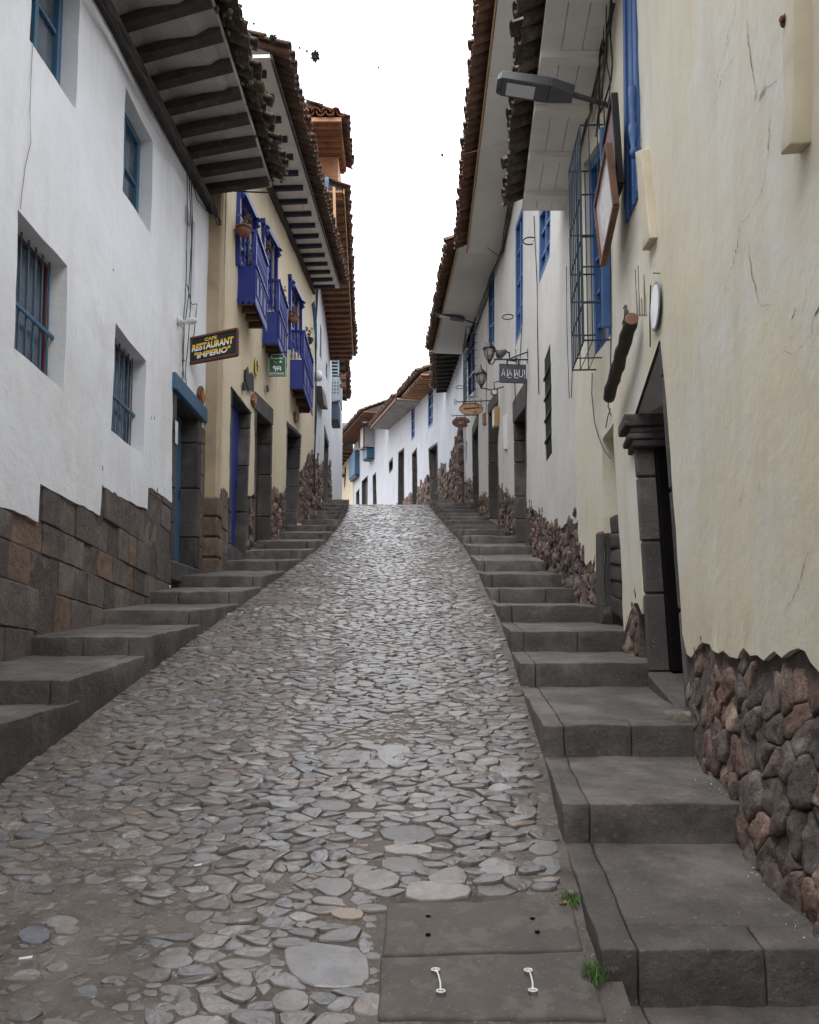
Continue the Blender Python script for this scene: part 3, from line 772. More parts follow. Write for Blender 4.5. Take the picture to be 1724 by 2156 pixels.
def pavement(side, ST, KX, wx, name, label):
    o = bpy.data.objects.new(name, None); COL.objects.link(o); o['kind'] = 'structure'; o['label'] = label
    ORG[o.name] = Vector((0,0,0)); rnd = random.Random(5 if side == 'R' else 6)
    sg = 1 if side == 'R' else -1
    for k in range(len(ST)-1):
        Y0, z0 = ST[k]; Y1, z1 = ST[k+1]; z0 += ZO; z1 += ZO
        ris = .165 if side == 'R' else .135
        if k >= 9: ris = min(ris, .15)
        zb = z1 - ris; zf = z0
        xa0, xa1 = interp(KX, Y0), interp(KX, Y1+.05); xb0, xb1 = wx(Y0)+sg*.12, wx(Y1)+sg*.12
        kw = .11 if Y0 < 12 else .15
        cuts = [0, kw/abs(xb0-xa0)]
        near = Y0 < 7; st = MB(); span = abs(xb0-xa0)
        ov = .14; sl = (zb-zf)/(Y1-Y0); lo_ = min(zf, zb)-.42; kf = kw/span
        nose = .17 if Y0 < 10 and k % 2 == 0 else .0
        def X(c, y):
            t_ = (y-Y0)/(Y1-Y0); a_ = xa0+(xa1-xa0)*t_; b_ = xb0+(xb1-xb0)*t_; return a_+(b_-a_)*c
        parts = [(0, kf, Y0, Y1+ov)]
        if Y0 < 10:
            c1 = kf+(1-kf)*rnd.uniform(.38, .6)
            if nose: parts += [(kf, c1, Y0, Y0+nose), (c1, 1, Y0+.004, Y0+nose), (kf, 1, Y0+nose, Y1+ov)]
            else: parts += [(kf, 1, Y0, Y1+ov)]
        else: parts += [(kf, 1, Y0, Y1+ov)]
        for c0, c1, ya, yb in parts:
            g = .0016*sg; dz = rnd.uniform(-.002,.001); kk = rnd.uniform(.86, 1.12); col = (kk, kk*.985, kk*.97)
            c8 = []
            for c, e in ((c0, g), (c1, -g)):
                for y in (ya+.001, yb-.001):
                    for zz in (0, 1): c8.append((X(c, y)+e, y, lo_ if zz == 0 else zf+sl*(y-Y0)+dz))
            nxs = max(2, int(abs(c1-c0)*span/.07)); nys = max(2, int((yb-ya)/.08))
            if near: rock(st, c8, (nxs*2, nys*2, 7), .008, .008, 6, col)
            elif Y0 < 14: rock(st, c8, (5 if c0 else 2, 4, 3), .014, .007, 4, col)
            else: rock(st, c8, (3 if c0 else 1, 2, 2), .02, .008, 3, col)
        st.build('step', M['tread'], o, smooth=True)
    return o
pavement('R', RS, XR, rwx, 'stepped_pavement_right', 'grey stone steps climbing along the cream and white houses')
pavement('L', LS, XL, lwx, 'stepped_pavement_left', 'grey stone steps climbing along the white house with the block base')

# ================================================================== LEFT, first house (white)
def cable_run(name, pts, r, m, parent, label, cat, group=None, n=5):
    mb = MB(); mb.tube(pts, r, n); o = mb.build(name, M[m], parent)
    if parent is None: tag(o, label, cat, group)
    return o
def sag(p, q, d, n=14): 
    p, q = Vector(p), Vector(q); return [lerp(p, q, i/n)+Vector((0,0,-d*4*(i/n)*(1-i/n))) for i in range(n+1)]
LA = Wall(LW1, 'L', .014)
t = thing('white_house', (-2.72, 7, roadz(7)), 'white plastered house with dark block base and a blue lintelled door, nearest on the left', 'house')
H_ = []
Ze = lambda Y: 7.9 + (Y-7.17)*.137
Wq = {}
c_ = M['white']
w0 = [LA.hit(62,84), LA.hit(160,231)]
q0 = [(w0[0][0], w0[0][1]+1.25), (w0[1][0], w0[1][1]+1.25), w0[1], w0[0]]
q1 = quad(LA, [(265,183),(323,298),(317,492),(257,402)])
q2 = quad(LA, [(40,442),(143,559),(136,822),(28,732)])
q3 = quad(LA, [(244,681),(308,760),(302,960),(237,906)])
q4 = quad(LA, [(388,428),(411,470),(408,641),(385,611)])
qd = quad(LA, [(373,828),(419,884),(413,1196),(366,1180)])
for q in (q0, q1, q2, q3, q4): H_.append((rough(q, .18, .012), .19, True))
H_[4] = (H_[4][0], .10, True)
dh = doorway(LA, qd, .24, t, strip=.13, leafm='teal', leaf=(0, 1), lintel=.06, seed=4, out=.005)
H_.append((dh, .05, False))
U0, U1 = 0.0, LA.L-.0
base_px = [(0,1067),(80,1094),(83,1020),(210,1085),(214,1024),(311,1074),(313,1024),(352,1050)]
bl = [LA.hit(*p) for p in base_px]
# continue the stepped edge towards the camera
ext = [(0.0, bl[0][1]-.95), (1.6, bl[0][1]-.95), (1.6, bl[0][1]-.6), (3.3, bl[0][1]-.6), (3.3, bl[0][1]-.28), (bl[0][0]-.45, bl[0][1]-.28), (bl[0][0]-.45, bl[0][1]+.0)]
low = roadz(11.2)-.6
def wall_with_doors(W, btm, top, doors, others, m, t, step, **k):
    """bottom outline with door notches cut into it"""
    o = []; ds = sorted(doors, key=lambda h: h[0][0])
    i = 0
    for (TL, TR, BR, BL) in ds:
        def xat(A, B, z): return A[0]+(B[0]-A[0])*(z-A[1])/(B[1]-A[1])
        zl = interp(btm, TL[0]); zr = interp(btm, TR[0]); ul, ur = xat(TL, BL, zl), xat(TR, BR, zr)
        while i < len(btm) and btm[i][0] < ul-.02: o.append(btm[i]); i += 1
        o += [(ul, zl), TL, TR, (ur, zr)]
        while i < len(btm) and btm[i][0] < ur+.02: i += 1
    o += btm[i:]
    return make_wall(W, rough_open(o, .09, .02)+top if k.pop('rag', True) else o+top, others, m, t, step, **k)
btmA = ext + bl + [(dh[3][0]+.02, bl[-1][1]), (dh[2][0], roadz(10.9)+.02), (U1, roadz(11.1)+.02)]
wall_with_doors(LA, btmA, [(U1, Ze(11.2)+.22), (U0, Ze(0)+.22)], [dh], H_[:-1], c_, t, .22)
sb = ext + bl + [(dh[3][0]+.02, bl[-1][1]), (dh[3][0]+.02, roadz(10)-.4), (6.0, roadz(5)-.5), (0.0, -.9)]
ashlar(LA, sb, t, z0=-.8, seed=5)
bkp = MB()
def niche(W, q, d, m, name='blind_niche'):
    b = MB(); b.poly([fr(W, q, -d+.004, s, tt) for s, tt in ((-.1,-.05),(1.1,-.05),(1.1,1.05),(-.1,1.05))], -.02, (W.plan(q[0][0])[1].x, W.plan(q[0][0])[1].y, 0))
    return b.build(name, m, t)
niche(LA, sortq(q4), .10, M['white'])
window(LA, q0, .19, t, 'teal', 0, mull=(2,2), th=.07)
window(LA, q1, .19, t, 'teal', 0, mull=(2,2), th=.07)
window(LA, q2, .19, t, 'maroon', 7, cross=(.42,), mull=(1,1), th=.03, barm='teal')
window(LA, q3, .19, t, 'maroon', 7, cross=(.42,), mull=(1,1), th=.03, barm='teal')
# dressed stone strip right of the door
mb = MB(); ur = dh[1][0]; k = roadz(10.9)+.05
while k < dh[1][1]-.1:
    h = random.uniform(.3,.6); h = min(h, dh[1][1]-.1-k); v = random.uniform(.9,1.4)
    if h > .05: mb.hexa([LA.pos(u, z, o, False) for u in (ur-.03, min(U1-.01, ur+.16)) for z in (k, k+h-.004) for o in (-.1,.022)], .012, (v,v*.95,v*.9))
    k += h
mb.build('jamb_stone', M['ashlar'], t)
# blue lintel beam
a_, b_ = LA.hit(363,800), LA.hit(430,876)
mb = MB(); mb.hexa([LA.pos(u, z, o, False) for u, zz in ((a_[0], a_[1]), (b_[0], b_[1])) for z in (zz-.10, zz+.10) for o in (-.1, .045)], .012)
mb.build('lintel', M['teal'], t)
# paper notice by the door
mb = MB(); nq = quad(LA, [(365,884),(371,889),(370,936),(365,932)]); mb.poly([fr(LA, sortq(nq), .02, s, k) for s, k in ((0,0),(1,0),(1,1),(0,1))], .004, (1,0,0)); mb.build('notice', M['metalw'], t)
# peeled spots in the plaster
for (x, y, ww, hh) in ((325,877,3.5,9),(318,880,1.2,4),(364,972,1.6,14),(331,1032,2,8),(238,568,1.6,2),(455,760,0,0),(216,985,1.4,6)):
    if ww == 0: continue
    u, z = LA.hit(x, y); pu = ww/1800*9*2.2; pz = hh/1800*9
    P = []
    for k in range(11):
        an = k/11*6.283; rr = random.uniform(.7,1.1); P.append(LA.pos(u+math.cos(an)*pu*rr, z+math.sin(an)*pz*rr, .0012))
    P.reverse(); mb = MB(); mb.add(P, [list(range(11))]); mb.build('peeled_patch', M['mortar'], t, recalc=False)
Y0r, Y1r = .2, 10.97
rf = roof(t, (-2.72,Y0r,Ze(Y0r)), (-2.72,Y1r,Ze(Y1r)), (-1.86,Y0r,8.53-.095*(10.97-Y0r)), (-1.86,Y1r,8.53), 'soffitg', 'tiled', rafters=23, raftm='woodd', raftsz=(.12,.09), over=.15, rows=6, colw=.19, fascia=None, seed=8, tileh=.05, moss=260, ragged=.07, thick=.06)
# pieces of timber, wires along the wall head
mb = MB(); rr = random.Random(3)
mb.beam((-2.68,Y0r,Ze(Y0r)-.16), (-2.68,11.1,Ze(11.1)-.16), .10, .12)
mb.build('wall_plate', M['woodd'], t)
for i in range(5):
    P = []
    for k in range(40):
        y = 1+k*.262; P.append((-2.60+.03*math.sin(k*.9+i*2)+.012*i, y, Ze(y)-.25-.03*i+.035*math.sin(k*.7+i)))
    cable_run('cable', P, .009+.003*(i%2), 'cable', None, 'loose dark cables bunched under the eave of the nearest white house on the left', 'cable', 'dark cables bunched under the left eave')
# drop cables beside the niche
for i, px in enumerate([[(388,360),(388,470),(386,600),(381,675),(379,760),(383,800)],[(392,365),(398,500),(392,620),(384,680),(380,780),(379,806)],[(397,380),(400,470),(396,640),(393,700),(386,790),(388,812)],[(396,372),(410,420),(432,445)],[(389,600),(398,640),(411,640),(405,700),(396,730)]]):
    P = [LA.pos(*LA.hit(*p), .03) for p in px]
    Q = []
    for a, b in zip(P, P[1:]):
        for k in range(4): Q.append(lerp(a, b, k/4)+Vector((.0, rr.uniform(-.01,.01), 0)))
    Q.append(P[-1])
    cable_run('cable', Q, .006, 'cable', None, ['thin dark cable hanging left of the blind niche','thin dark cable crossing the blind niche','thin dark cable dropping past the blind niche to the blue lintel','short looping cable from the niche top to the house corner','small slack cable loop under the blind niche'][i], 'cable')
P = [LA.pos(*LA.hit(*p), .012) for p in [(66,90),(62,160),(60,230),(62,300),(52,350),(43,415),(41,440)]]
cable_run('cable', P, .003, 'cablew', None, 'hairline grey wire down the plaster between the two leftmost windows', 'cable')
# spotlight on bracket
p = LA.pos(*LA.hit(374,675), 0); l = thing('wall_floodlight', p, 'small white wall floodlight above the restaurant sign', 'floodlight')
mb = MB(); mb.lathe(p+Vector((.0,0,0)), [(.05,0),(.055,.02),(.03,.06)], 12, axis=(1,0,0)); mb.tube([p, p+Vector((.10,0,-.02)), p+Vector((.16,0,.0))], .018); mb.build('bracket', M['metalw'], l)
mb = MB(); mb.lathe(p+Vector((.12,0,-.01)), [(.03,0),(.04,.03),(.035,.09),(.02,.11)], 12, axis=(1,-.2,.1)); mb.build('lamp_head', M['metalw'], l)

def tilted_board(corners, Y, name, frame_m, board_m, label, cat, thick=.035, fw=.03):
    P = [atY(x, y, Y) for x, y in corners]        # TL TR BR BL
    t = thing(name, (P[2]+P[3])/2, label, cat)
    mb = MB(); mb.poly([P[3], P[2], P[1], P[0]], -thick, (0,-1,0)); mb.build('board', M[board_m], t)
    if frame_m:
        f = MB()
        for a, b in ((0,1),(1,2),(2,3),(3,0)): f.beam(P[a]+Vector((0,.01,0)), P[b]+Vector((0,.01,0)), fw, .05, (0,1,0))
        f.build('frame', M[frame_m], t)
    return t, P
ts, P = tilted_board([(397,714),(500,692),(500,746),(397,765)], 10.3, 'restaurant_sign', 'maroon', 'signk', 'black hanging sign in a red brown frame reading CAFE RESTAURANT IMPERIO', 'sign')
ex = (P[1]-P[0]).normalized(); ez = (P[0]-P[3]).normalized()
W_ = (P[1]-P[0]).length; Hh = (P[0]-P[3]).length; O = P[3]+Vector((0,-.004,0))
def split_text(o, yf, lo_c, hi_c):
    me = o.data; zs = [v.co.z - v.co.x*ex.z/ex.x for v in me.vertices]; z0, z1 = min(zs), max(zs); zc = z0+(z1-z0)*yf
    bm = bmesh.new(); bm.from_mesh(me); n = Vector((-ex.z, 0, ex.x))
    bmesh.ops.bisect_plane(bm, geom=bm.verts[:]+bm.edges[:]+bm.faces[:], plane_co=Vector((0,0,zc)), plane_no=n)
    lay = bm.loops.layers.float_color['Col']
    for f in bm.faces:
        c = f.calc_center_median(); hi = (c.z - c.x*ex.z/ex.x) > zc
        for l_ in f.loops: l_[lay] = (*(hi_c if hi else lo_c), 1)
    bm.to_mesh(me); bm.free()
YW = (1,.62,.06); WW = (1,1,1)
o = text('CAFE', O+ex*W_*.33+ez*Hh*.77, ex, ez, W_*.25, Hh*.13, M['wtxt'], ts, bold=.03); split_text(o, .1, WW, YW)
o = text('RESTAURANT', O+ex*W_*.07+ez*Hh*.43, ex, ez, W_*.85, Hh*.29, M['wtxt'], ts, bold=.04, shear=.12); split_text(o, .48, WW, YW)
o = text('"IMPERIO"', O+ex*W_*.12+ez*Hh*.12, ex, ez, W_*.74, Hh*.25, M['wtxt'], ts, bold=.04, shear=.1); split_text(o, .5, WW, YW)
mb = MB(); a = LA.pos(*LA.hit(380,684), 0); mb.tube([a, P[0]], .009); mb.tube([LA.pos(*LA.hit(384,756),0), P[3]], .008); mb.build('bracket', M['iron'], ts)

# ================================================================== LEFT, second house (yellow)
LBp = [(-2.52,11.2),(-2.50,16),(-2.49,21.6)]
LB = Wall(LBp, 'L', .012)
t = thing('yellow_house', (-2.5, 16, roadz(16)), 'yellow house with three royal blue balconies and navy eave brackets', 'house'); YH = t
eL = lambda Y: 1.6 + 9.25 + (Y-14.8)*.219
holes = []
dA = quad(LB, [(488,822),(525,869),(514,1168),(485,1146)])
dB = quad(LB, [(540,866),(571,894),(567,1152),(536,1142)])
dC = quad(LB, [(605,897),(632,921),(622,1120),(600,1125)])
holes.append((doorway(LB, dA, .17, t, .10, 'royal', lintel=.05, seed=1), .05, False))
holes.append((doorway(LB, dB, .24, t, .12, 'doord', lintel=.32, seed=2, stone='stone'), .05, False))
holes.append((doorway(LB, dC, .3, t, .10, 'doord', lintel=.1, seed=3), .05, False))
# balcony doors
bd = [quad(LB, [(499,390),(531,458),(530,600),(497,560)]), quad(LB, [(551,472),(578,520),(577,660),(550,635)]), quad(LB, [(608,588),(630,632),(630,745),(607,735)])]
for i, q in enumerate(bd):
    holes.append((q, .12, True))
btm = []
for k in range(0, 53):
    Y = 11.2+k*.2; z = roadz(Y)+ (1.05 if Y < 16 else .9) + .22*noise.noise(Vector((Y*1.1, 3, 0))) + (max(0, (Y-16.5))*.16)
    if Y > 20.2: z += .1
    btm.append((LB.uY(Y) if Y < 21.6 else LB.L, z))
btm[-1] = (LB.L, btm[-1][1])
outl = btm + [(LB.L, eL(21.6)+.2), (0, eL(11.2)+.2)]
# clip door holes to the plaster: let holes reach below the outline by closing them into it
wall_with_doors(LB, btm, [(LB.L, eL(21.6)+.2), (0, eL(11.2)+.2)], [h[0] for h in holes[:3]], holes[3:], M['yellow'], t, .25)
def basepoly(W, btm, doors, dz=.07, low=-.7):
    out = []
    segs = []; u = btm[0][0]
    for h in sorted(doors, key=lambda h: h[0][0]):
        segs.append((u, min(h[0][0], h[3][0])-.01)); u = max(h[1][0], h[2][0])+.01
    segs.append((u, btm[-1][0]))
    for a, b in segs:
        if b-a < .08: continue
        tp = [(a, interp(btm, a)+dz)]+[(p[0], p[1]+dz) for p in btm if a < p[0] < b]+[(b, interp(btm, b)+dz)]
        out.append(tp[::-1]+[(a, W.base(a)+low), (b, W.base(b)+low)])
    return out
for i, bp in enumerate(basepoly(LB, btm, [h[0] for h in holes[:3]])):
    if i == 0: ashlar(LB, bp, t, rows=.30, wmin=.3, wmax=.55, seed=22, off=-.02, z0=roadz(11)-.5)
    else: rubble(LB, bp, t, dx=.19, dz=.18, h=.06, gap=.003, seed=30+i, off=-.055, top=lambda u: interp(btm, u))
# end pier facing down the street, ochre plaster
mb = MB(); 
mb.hexa([(x, y, z) for x in (-2.95,-2.53) for y in (11.06,11.3) for z in (roadz(11)+.95, eL(11.2)+.1)], .03); mb.build('end_pier', M['ochre'], t)
mb = MB()
for j in range(6):
    z = roadz(11)-.5+j*.27; k = random.uniform(.8,1.3); mb.hexa([(x, y, zz) for x in (-2.98,-2.50+random.uniform(-.015,.02)) for y in (11.03,11.28) for zz in (z, z+.262)], .025, (k*1.2,k,k*.8))
mb.build('pier_stone', M['ashlar'], t)
# balconies
def balcony(W, t, pn, pf, prot, ztop_px, zbot_px, m='royal', nb=9, label=None):
    """pn: x,y of near wall edge ; pf Y far ; heights from the near corner"""
    Yn = pn; u0, u1 = W.uY(Yn), W.uY(pf)
    z1, z0 = ztop_px, zbot_px; H = z1-z0
    g = lambda u, z, o: W.pos(u, z, o, False)
    nrm = W.plan(u0)[1]; n3 = Vector((nrm.x, nrm.y, 0)); ax = (g(u1,z0,0)-g(u0,z0,0)).normalized()
    pn_ = MB(); zp = z0+H*.46
    pn_.hexa([g(u, z, o) for u in (u0,u0+.03) for z in (z0,zp) for o in (0,prot)], .004)
    pn_.hexa([g(u, z, o) for u in (u1-.03,u1) for z in (z0,zp) for o in (0,prot)], .004)
    pn_.hexa([g(u, z, o) for u in (u0,u1) for z in (z0,zp) for o in (prot-.03,prot)], .004)
    # raised panel borders
    L = u1-u0; k = 3
    for i in range(k):
        a, b = u0+.04+(L-.08)*i/k+.02, u0+.04+(L-.08)*(i+1)/k-.02
        for (zz) in (z0+.05, zp-.07): pn_.hexa([g(u, z, o) for u in (a,b) for z in (zz,zz+.025) for o in (prot,prot+.012)], .003)
        for (uu) in (a, b-.02): pn_.hexa([g(u, z, o) for u in (uu,uu+.02) for z in (z0+.078,zp-.072) for o in (prot,prot+.011)], .003)
    # scalloped skirt
    s = int(L/.07)
    for i in range(s):
        a = u0+L*i/s; b = u0+L*(i+1)/s; pn_.poly([g(a,z0,prot+.004), g(a,z0-.07,prot+.004), g((a+b)/2,z0-.13,prot+.004), g(b,z0-.07,prot+.004), g(b,z0,prot+.004)], .015, -n3)
    s = max(3, int(prot/.07))
    for i in range(s):
        a = prot*i/s; b = prot*(i+1)/s; pn_.poly([g(u0-.004,z0,a), g(u0-.004,z0-.07,a), g(u0-.004,z0-.13,(a+b)/2), g(u0-.004,z0-.07,b), g(u0-.004,z0,b)], .015, ax)
    bo = pn_.build('balcony', M[m], t, label=label)
    r = MB(); z = z1
    r.beam(g(u0,z,prot), g(u1,z,prot), .05, .05); r.beam(g(u0,z-.001,0), g(u0,z-.001,prot-.026), .048, .045); r.beam(g(u1,z-.001,0), g(u1,z-.001,prot-.026), .048, .045)
    r.beam(g(u0,zp+.015,prot), g(u1,zp+.015,prot), .045, .03)
    for u in (u0+.02, u1-.02): r.beam(g(u,zp,prot-.02), g(u,z-.02,prot-.02), .05, .05)
    r.build('railing', M[m], bo)
    prof = [(.010,0),(.017,.12),(.010,.2),(.016,.3),(.022,.42),(.012,.62),(.018,.7),(.010,.85),(.012,1)]
    def bal(p, h): 
        q = MB(); q.lathe(p, [(a, b*h) for a, b in prof], 8); q.build('baluster', M[m], bo)
    hh = z-.02-zp-.03
    for i in range(nb): bal(g(u0+.05+(L-.1)*(i+.5)/nb, zp+.03, prot-.012), hh)
    for i in range(4): bal(g(u0+.012, zp+.03, prot*(i+.6)/4.4), hh)
    f = MB(); f.hexa([g(u, z, o) for u in (u0+.031,u1-.031) for z in (z0+.02,z0+.05) for o in (0,prot-.035)], .003); f.build('floor', M['woodd'], bo)
    j = 4
    for i in range(j):
        u = u0+.1+(L-.2)*i/(j-1); b = MB(); b.beam(g(u,z0-.04,-.05), g(u,z0-.04,prot-.05), .05, .08); b.build('joist', M['woodb'], bo)
    return bo
def zat(px, py, Y): return atY(px, py, Y).z
balcony(LB, t, 12.0, 12.98, .27, zat(529,487,12.0), zat(529,624,12.0), nb=10)
balcony(LB, t, 14.05, 15.05, .28, zat(578,590,14.05), zat(578,712,14.05), nb=9)
balcony(LB, t, 17.3, 18.95, .29, zat(628,697,17.3), zat(628,808,17.3), nb=12)
for i, q in enumerate(bd):
    window(LB, q, .10, t, 'royal', 0, mull=(4,5), th=.09, pane='glass')
    q = sortq(q); f = MB(); nn = LB.plan(q[0][0])[1]; n3 = (nn.x, nn.y, 0)
    f.beam(fr(LB,q,.03,-.08,1.02), fr(LB,q,.03,1.1,1.02), .09, .10, n3); f.beam(fr(LB,q,.03,-.02,0), fr(LB,q,.03,-.02,1.0), .06, .07, n3); f.beam(fr(LB,q,.03,1.02,0), fr(LB,q,.03,1.02,1.0), .06, .07, n3)
    for e in (-.01, 1.0):
        p = fr(LB,q,.045,e,.93); f.tube([p+Vector((0,0,-.12)), p+Vector((.05,0,-.06)), p+Vector((.03,0,0)), p+Vector((.07,0,.05))], [.02,.04,.03,.045], 8)
    f.build('window_frame', M['royal'], t)
YA, YB = 10.35, 21.25
roof(t, (-2.50,YA,eL(YA)), (-2.50,YB,eL(YB)), (-1.80,YA,eL(YA)+.02), (-1.80,YB,eL(YB)+.02), 'soffit', 'tile', rafters=17, raftm='navy', raftsz=(.07,.09), over=.20, rows=4, slope=.36, colw=.2, seed=9, raftlen=.86, boards=3, boardm='soffit', fascia=('woodd',.06,.02), wallplate='woodd', ragged=.03)
# plaques, ornaments, little sign
def plaque(W, px, label, m='woodb', shape='pot'):
    xs = [p[0] for p in px]; ys = [p[1] for p in px]
    P = [W.pos(*W.hit(*p), .04, False) for p in px]; nn = W.plan(W.hit(*px[0])[0])[1]
    mb = MB(); mb.poly(P, -.035, (nn.x, nn.y, 0)); 
    c = sum(P, Vector())/len(P)
    mb.poly([lerp(c, p, .6)+Vector((nn.x,nn.y,0))*.012 for p in P], -.01, (nn.x,nn.y,0), (2.6,1.7,.8))
    o = mb.build('carved_plaque', M[m]); tag(o, label, 'plaque', 'carved wooden plaques beside doors'); return o
plaque(LA, [(415,818),(419,812),(423,818),(426,836),(424,848),(420,855),(416,846),(413,830)], 'oval carved red brown plaque right of the blue lintel of the white house')
plaque(LB, [(528,832),(531,827),(535,833),(536,848),(533,860),(529,852),(526,842)], 'oval carved red brown plaque between the blue door and the grey lintel')
plaque(LB, [(617,870),(620,866),(623,872),(624,884),(621,890),(618,885)], 'oval carved red brown plaque above the third stone doorway of the yellow house')
mb = MB(); P = [LB.pos(*LB.hit(*p), .05, False) for p in [(512,780),(516,772),(518,790),(523,784),(528,792),(528,826),(524,818),(520,822),(515,815),(511,800)]]; mb.poly(P, -.02, (1,0,0)); mb.tube([P[0]-Vector((.06,0,0)), P[0]], .01)
tag(mb.build('iron_ornament', M['iron']), 'dark cut iron ornament on the yellow wall above the blue door', 'ornament')
mb = MB(); P = [LB.pos(*LB.hit(*p), .05, False) for p in [(506,806),(510,803),(512,820),(508,822)]]; mb.poly(P, -.02, (1,0,0)); tag(mb.build('iron_ornament', M['iron']), 'tiny dark iron plate left of the larger cut iron ornament', 'ornament')
mb = MB(); P = [LB.pos(*LB.hit(*p), .05, False) for p in [(556,812),(559,810),(561,822),(558,826)]]; mb.poly(P, -.02, (1,0,0)); tag(mb.build('house_number_plate', M['iron']), 'tiny dark plate above the grey lintel of the yellow house', 'plate')
ty = thing('yellow_notice', LB.pos(*LB.hit(537,788), .02), 'small yellow board with a black squiggle on the yellow wall', 'sign')
q = quad(LB, [(534,752),(540,762),(540,792),(534,784)]); mb = MB(); mb.poly([fr(LB,sortq(q),.03,s,k) for s,k in ((0,0),(1,0),(1,1),(0,1))], -.01, (1,0,0)); mb.build('board', M['yel'], ty)
mb = MB(); mb.tube([fr(LB,sortq(q),.036,s,k) for s,k in ((.5,.9),(.3,.7),(.7,.55),(.4,.4),(.6,.25))], .012, 5); mb.build('squiggle', M['signk'], ty)
# green hanging sign with a cow
Yg = 14.4
G = lambda x, y: atY(x, y, Yg)
tg = thing('restaurant_sign', G(583,792), 'green hanging sign with a white cow and clouds reading GRANJA HEIDI RESTAURANT', 'sign')
sh = [(565.5,791.5),(602,791),(602,752),(598.5,749),(596,744.5),(572,745.5),(570,751),(565.5,753)]
mb = MB(); mb.poly([G(*p) for p in sh], .03, (0,1,0)); mb.build('board', M['signg'], tg)
mb = MB(); cx, cy = 583.7, 769
pp = [G(cx+(x-cx)*.95, cy+(y-cy)*.95)+Vector((0,-.006,0)) for x, y in sh]; mb.tube(pp, .006, 4, closed=True); mb.build('border', M['wtxt'], tg)
gx = (G(602,791)-G(565,791)).normalized(); gz = Vector((0,0,1)); px_ = (G(602,791)-G(565,791)).length/37
gt = lambda x, y: G(x, y)+Vector((0,-.004,0))
text('RESTAURANT', gt(568.5,788.5), gx, gz, px_*30, px_*4.6, M['wtxt'], tg, bold=.02)
text('GRANJA HEIDI', gt(570.5,757), gx, gz, px_*26, px_*4.4, M['wtxt'], tg, bold=.02)
mb = MB()
for el in ([(575,771),(578,769),(580,771),(588,770.5),(591,771.5),(592,774),(591.5,781),(590,781),(589.5,777),(586,777),(585.6,780),(584,780),(583.5,776.5),(581.5,776.5),(581,782),(579.4,782),(578.8,777),(575.5,776),(574.2,773)],
           [(588,763),(589,760),(591,759),(593,761),(594.5,763.5)], [(580,764.5),(581.5,762),(583.5,764.5)]):
    mb.poly([gt(*p) for p in el], .004, (0,-1,0))
mb.build('picture', M['wtxt'], tg)
mb = MB()
for el in ([(577.5,771),(579,771.5),(578.5,774.5)], [(582,772),(584.5,771.5),(584,774),(582,774.5)], [(586.5,773),(589,772),(588.8,775.5),(586.8,775)]):
    mb.poly([gt(*p)+Vector((0,-.005,0)) for p in el], .003, (0,-1,0))
mb.build('cow_patches', M['signk'], tg)
mb = MB(); mb.lathe(gt(577.5,761), [(.012,0),(.012,.006)], 10, axis=(0,-1,0)); mb.build('sun_disc', M['ytxt'], tg)
mb = MB(); a = LB.pos(LB.uY(Yg), G(583,741).z, 0, False); mb.tube([a, G(604,741)], .01); mb.tube([G(574,741), G(574,746)], .005); mb.tube([G(594,741), G(594,746)], .005); mb.build('bracket', M['iron'], tg)

# flower pots with dry geraniums
def plant(mb_l, mb_s, c, h, w_, n, seed, flower=None):
    r = random.Random(seed)
    for i in range(n):
        an = r.uniform(0, 6.28); tip = c + Vector((math.cos(an)*w_*r.uniform(.3,1), math.sin(an)*w_*r.uniform(.3,1), h*r.uniform(.5,1)))
        mid = lerp(c, tip, .5)+Vector((r.uniform(-.03,.03), r.uniform(-.03,.03), .02)); mb_s.tube([c, mid, tip], .004, 4)
        for k in range(r.randint(3, 6)):
            p = lerp(mid, tip, r.uniform(0,1.1)) + Vector([r.uniform(-.03,.03) for _ in range(3)])
            a = Vector([r.uniform(-1,1) for _ in range(3)]).normalized()*r.uniform(.015,.035); b = a.cross(Vector([r.uniform(-1,1) for _ in range(3)])).normalized()*a.length*.8
            kk = r.uniform(.6,1.5); mb_l.add([p-a, p-b, p+a, p+b], [[0,1,2,3]], (kk,kk,kk))
def pot(c, r_, label, m='terra', seed=0, arm=None, h=.22, w_=.14, n=9, leaf='dryleaf', group='flower pots along the left houses'):
    t = thing('flower_pot', c, label, 'flower pot', group)
    mb = MB(); mb.lathe(c, [(r_*.45,0),(r_*.75,r_*.25),(r_*.98,r_*.7),(r_*1.0,r_*1.0),(r_*.9,r_*1.12),(r_*1.08,r_*1.18),(r_*1.1,r_*1.32),(r_*.98,r_*1.34),(r_*.9,r_*1.2)], 18); mb.build('pot', M[m], t, smooth=True)
    l, s = MB(), MB(); plant(l, s, c+Vector((0,0,r_*1.2)), h, w_, n, seed); l.build('foliage', M[leaf], t, recalc=False); s.build('stem', M['dryleaf'], t)
    if arm is not None:
        a = MB(); a.tube([Vector(arm), c+Vector((0,0,r_*1.0))], .008); a.tube([c+Vector((r_*1.06*math.cos(k*.5), r_*1.06*math.sin(k*.5), r_*1.0)) for k in range(13)], .006, 5, closed=True); a.build('pot_holder', M['iron'], t)
    return t
def potpx(W, x, y, Y, r_, label, **k):
    c = atY(x, y, Y); u = W.uY(Y); return pot(c, r_, label, arm=W.pos(u, c.z+r_, 0, False), **k)
potpx(LB, 513, 498, 11.75, .105, 'round terracotta pot with dry stems hanging nearest, above the first blue balcony', seed=1)
potpx(LB, 559, 548, 13.7, .075, 'sandy clay pot of dry flowers behind the first blue balcony', seed=2, m='woodg')
potpx(LB, 619, 679, 16.9, .10, 'terracotta pot with dry geraniums above the third blue balcony', seed=3)
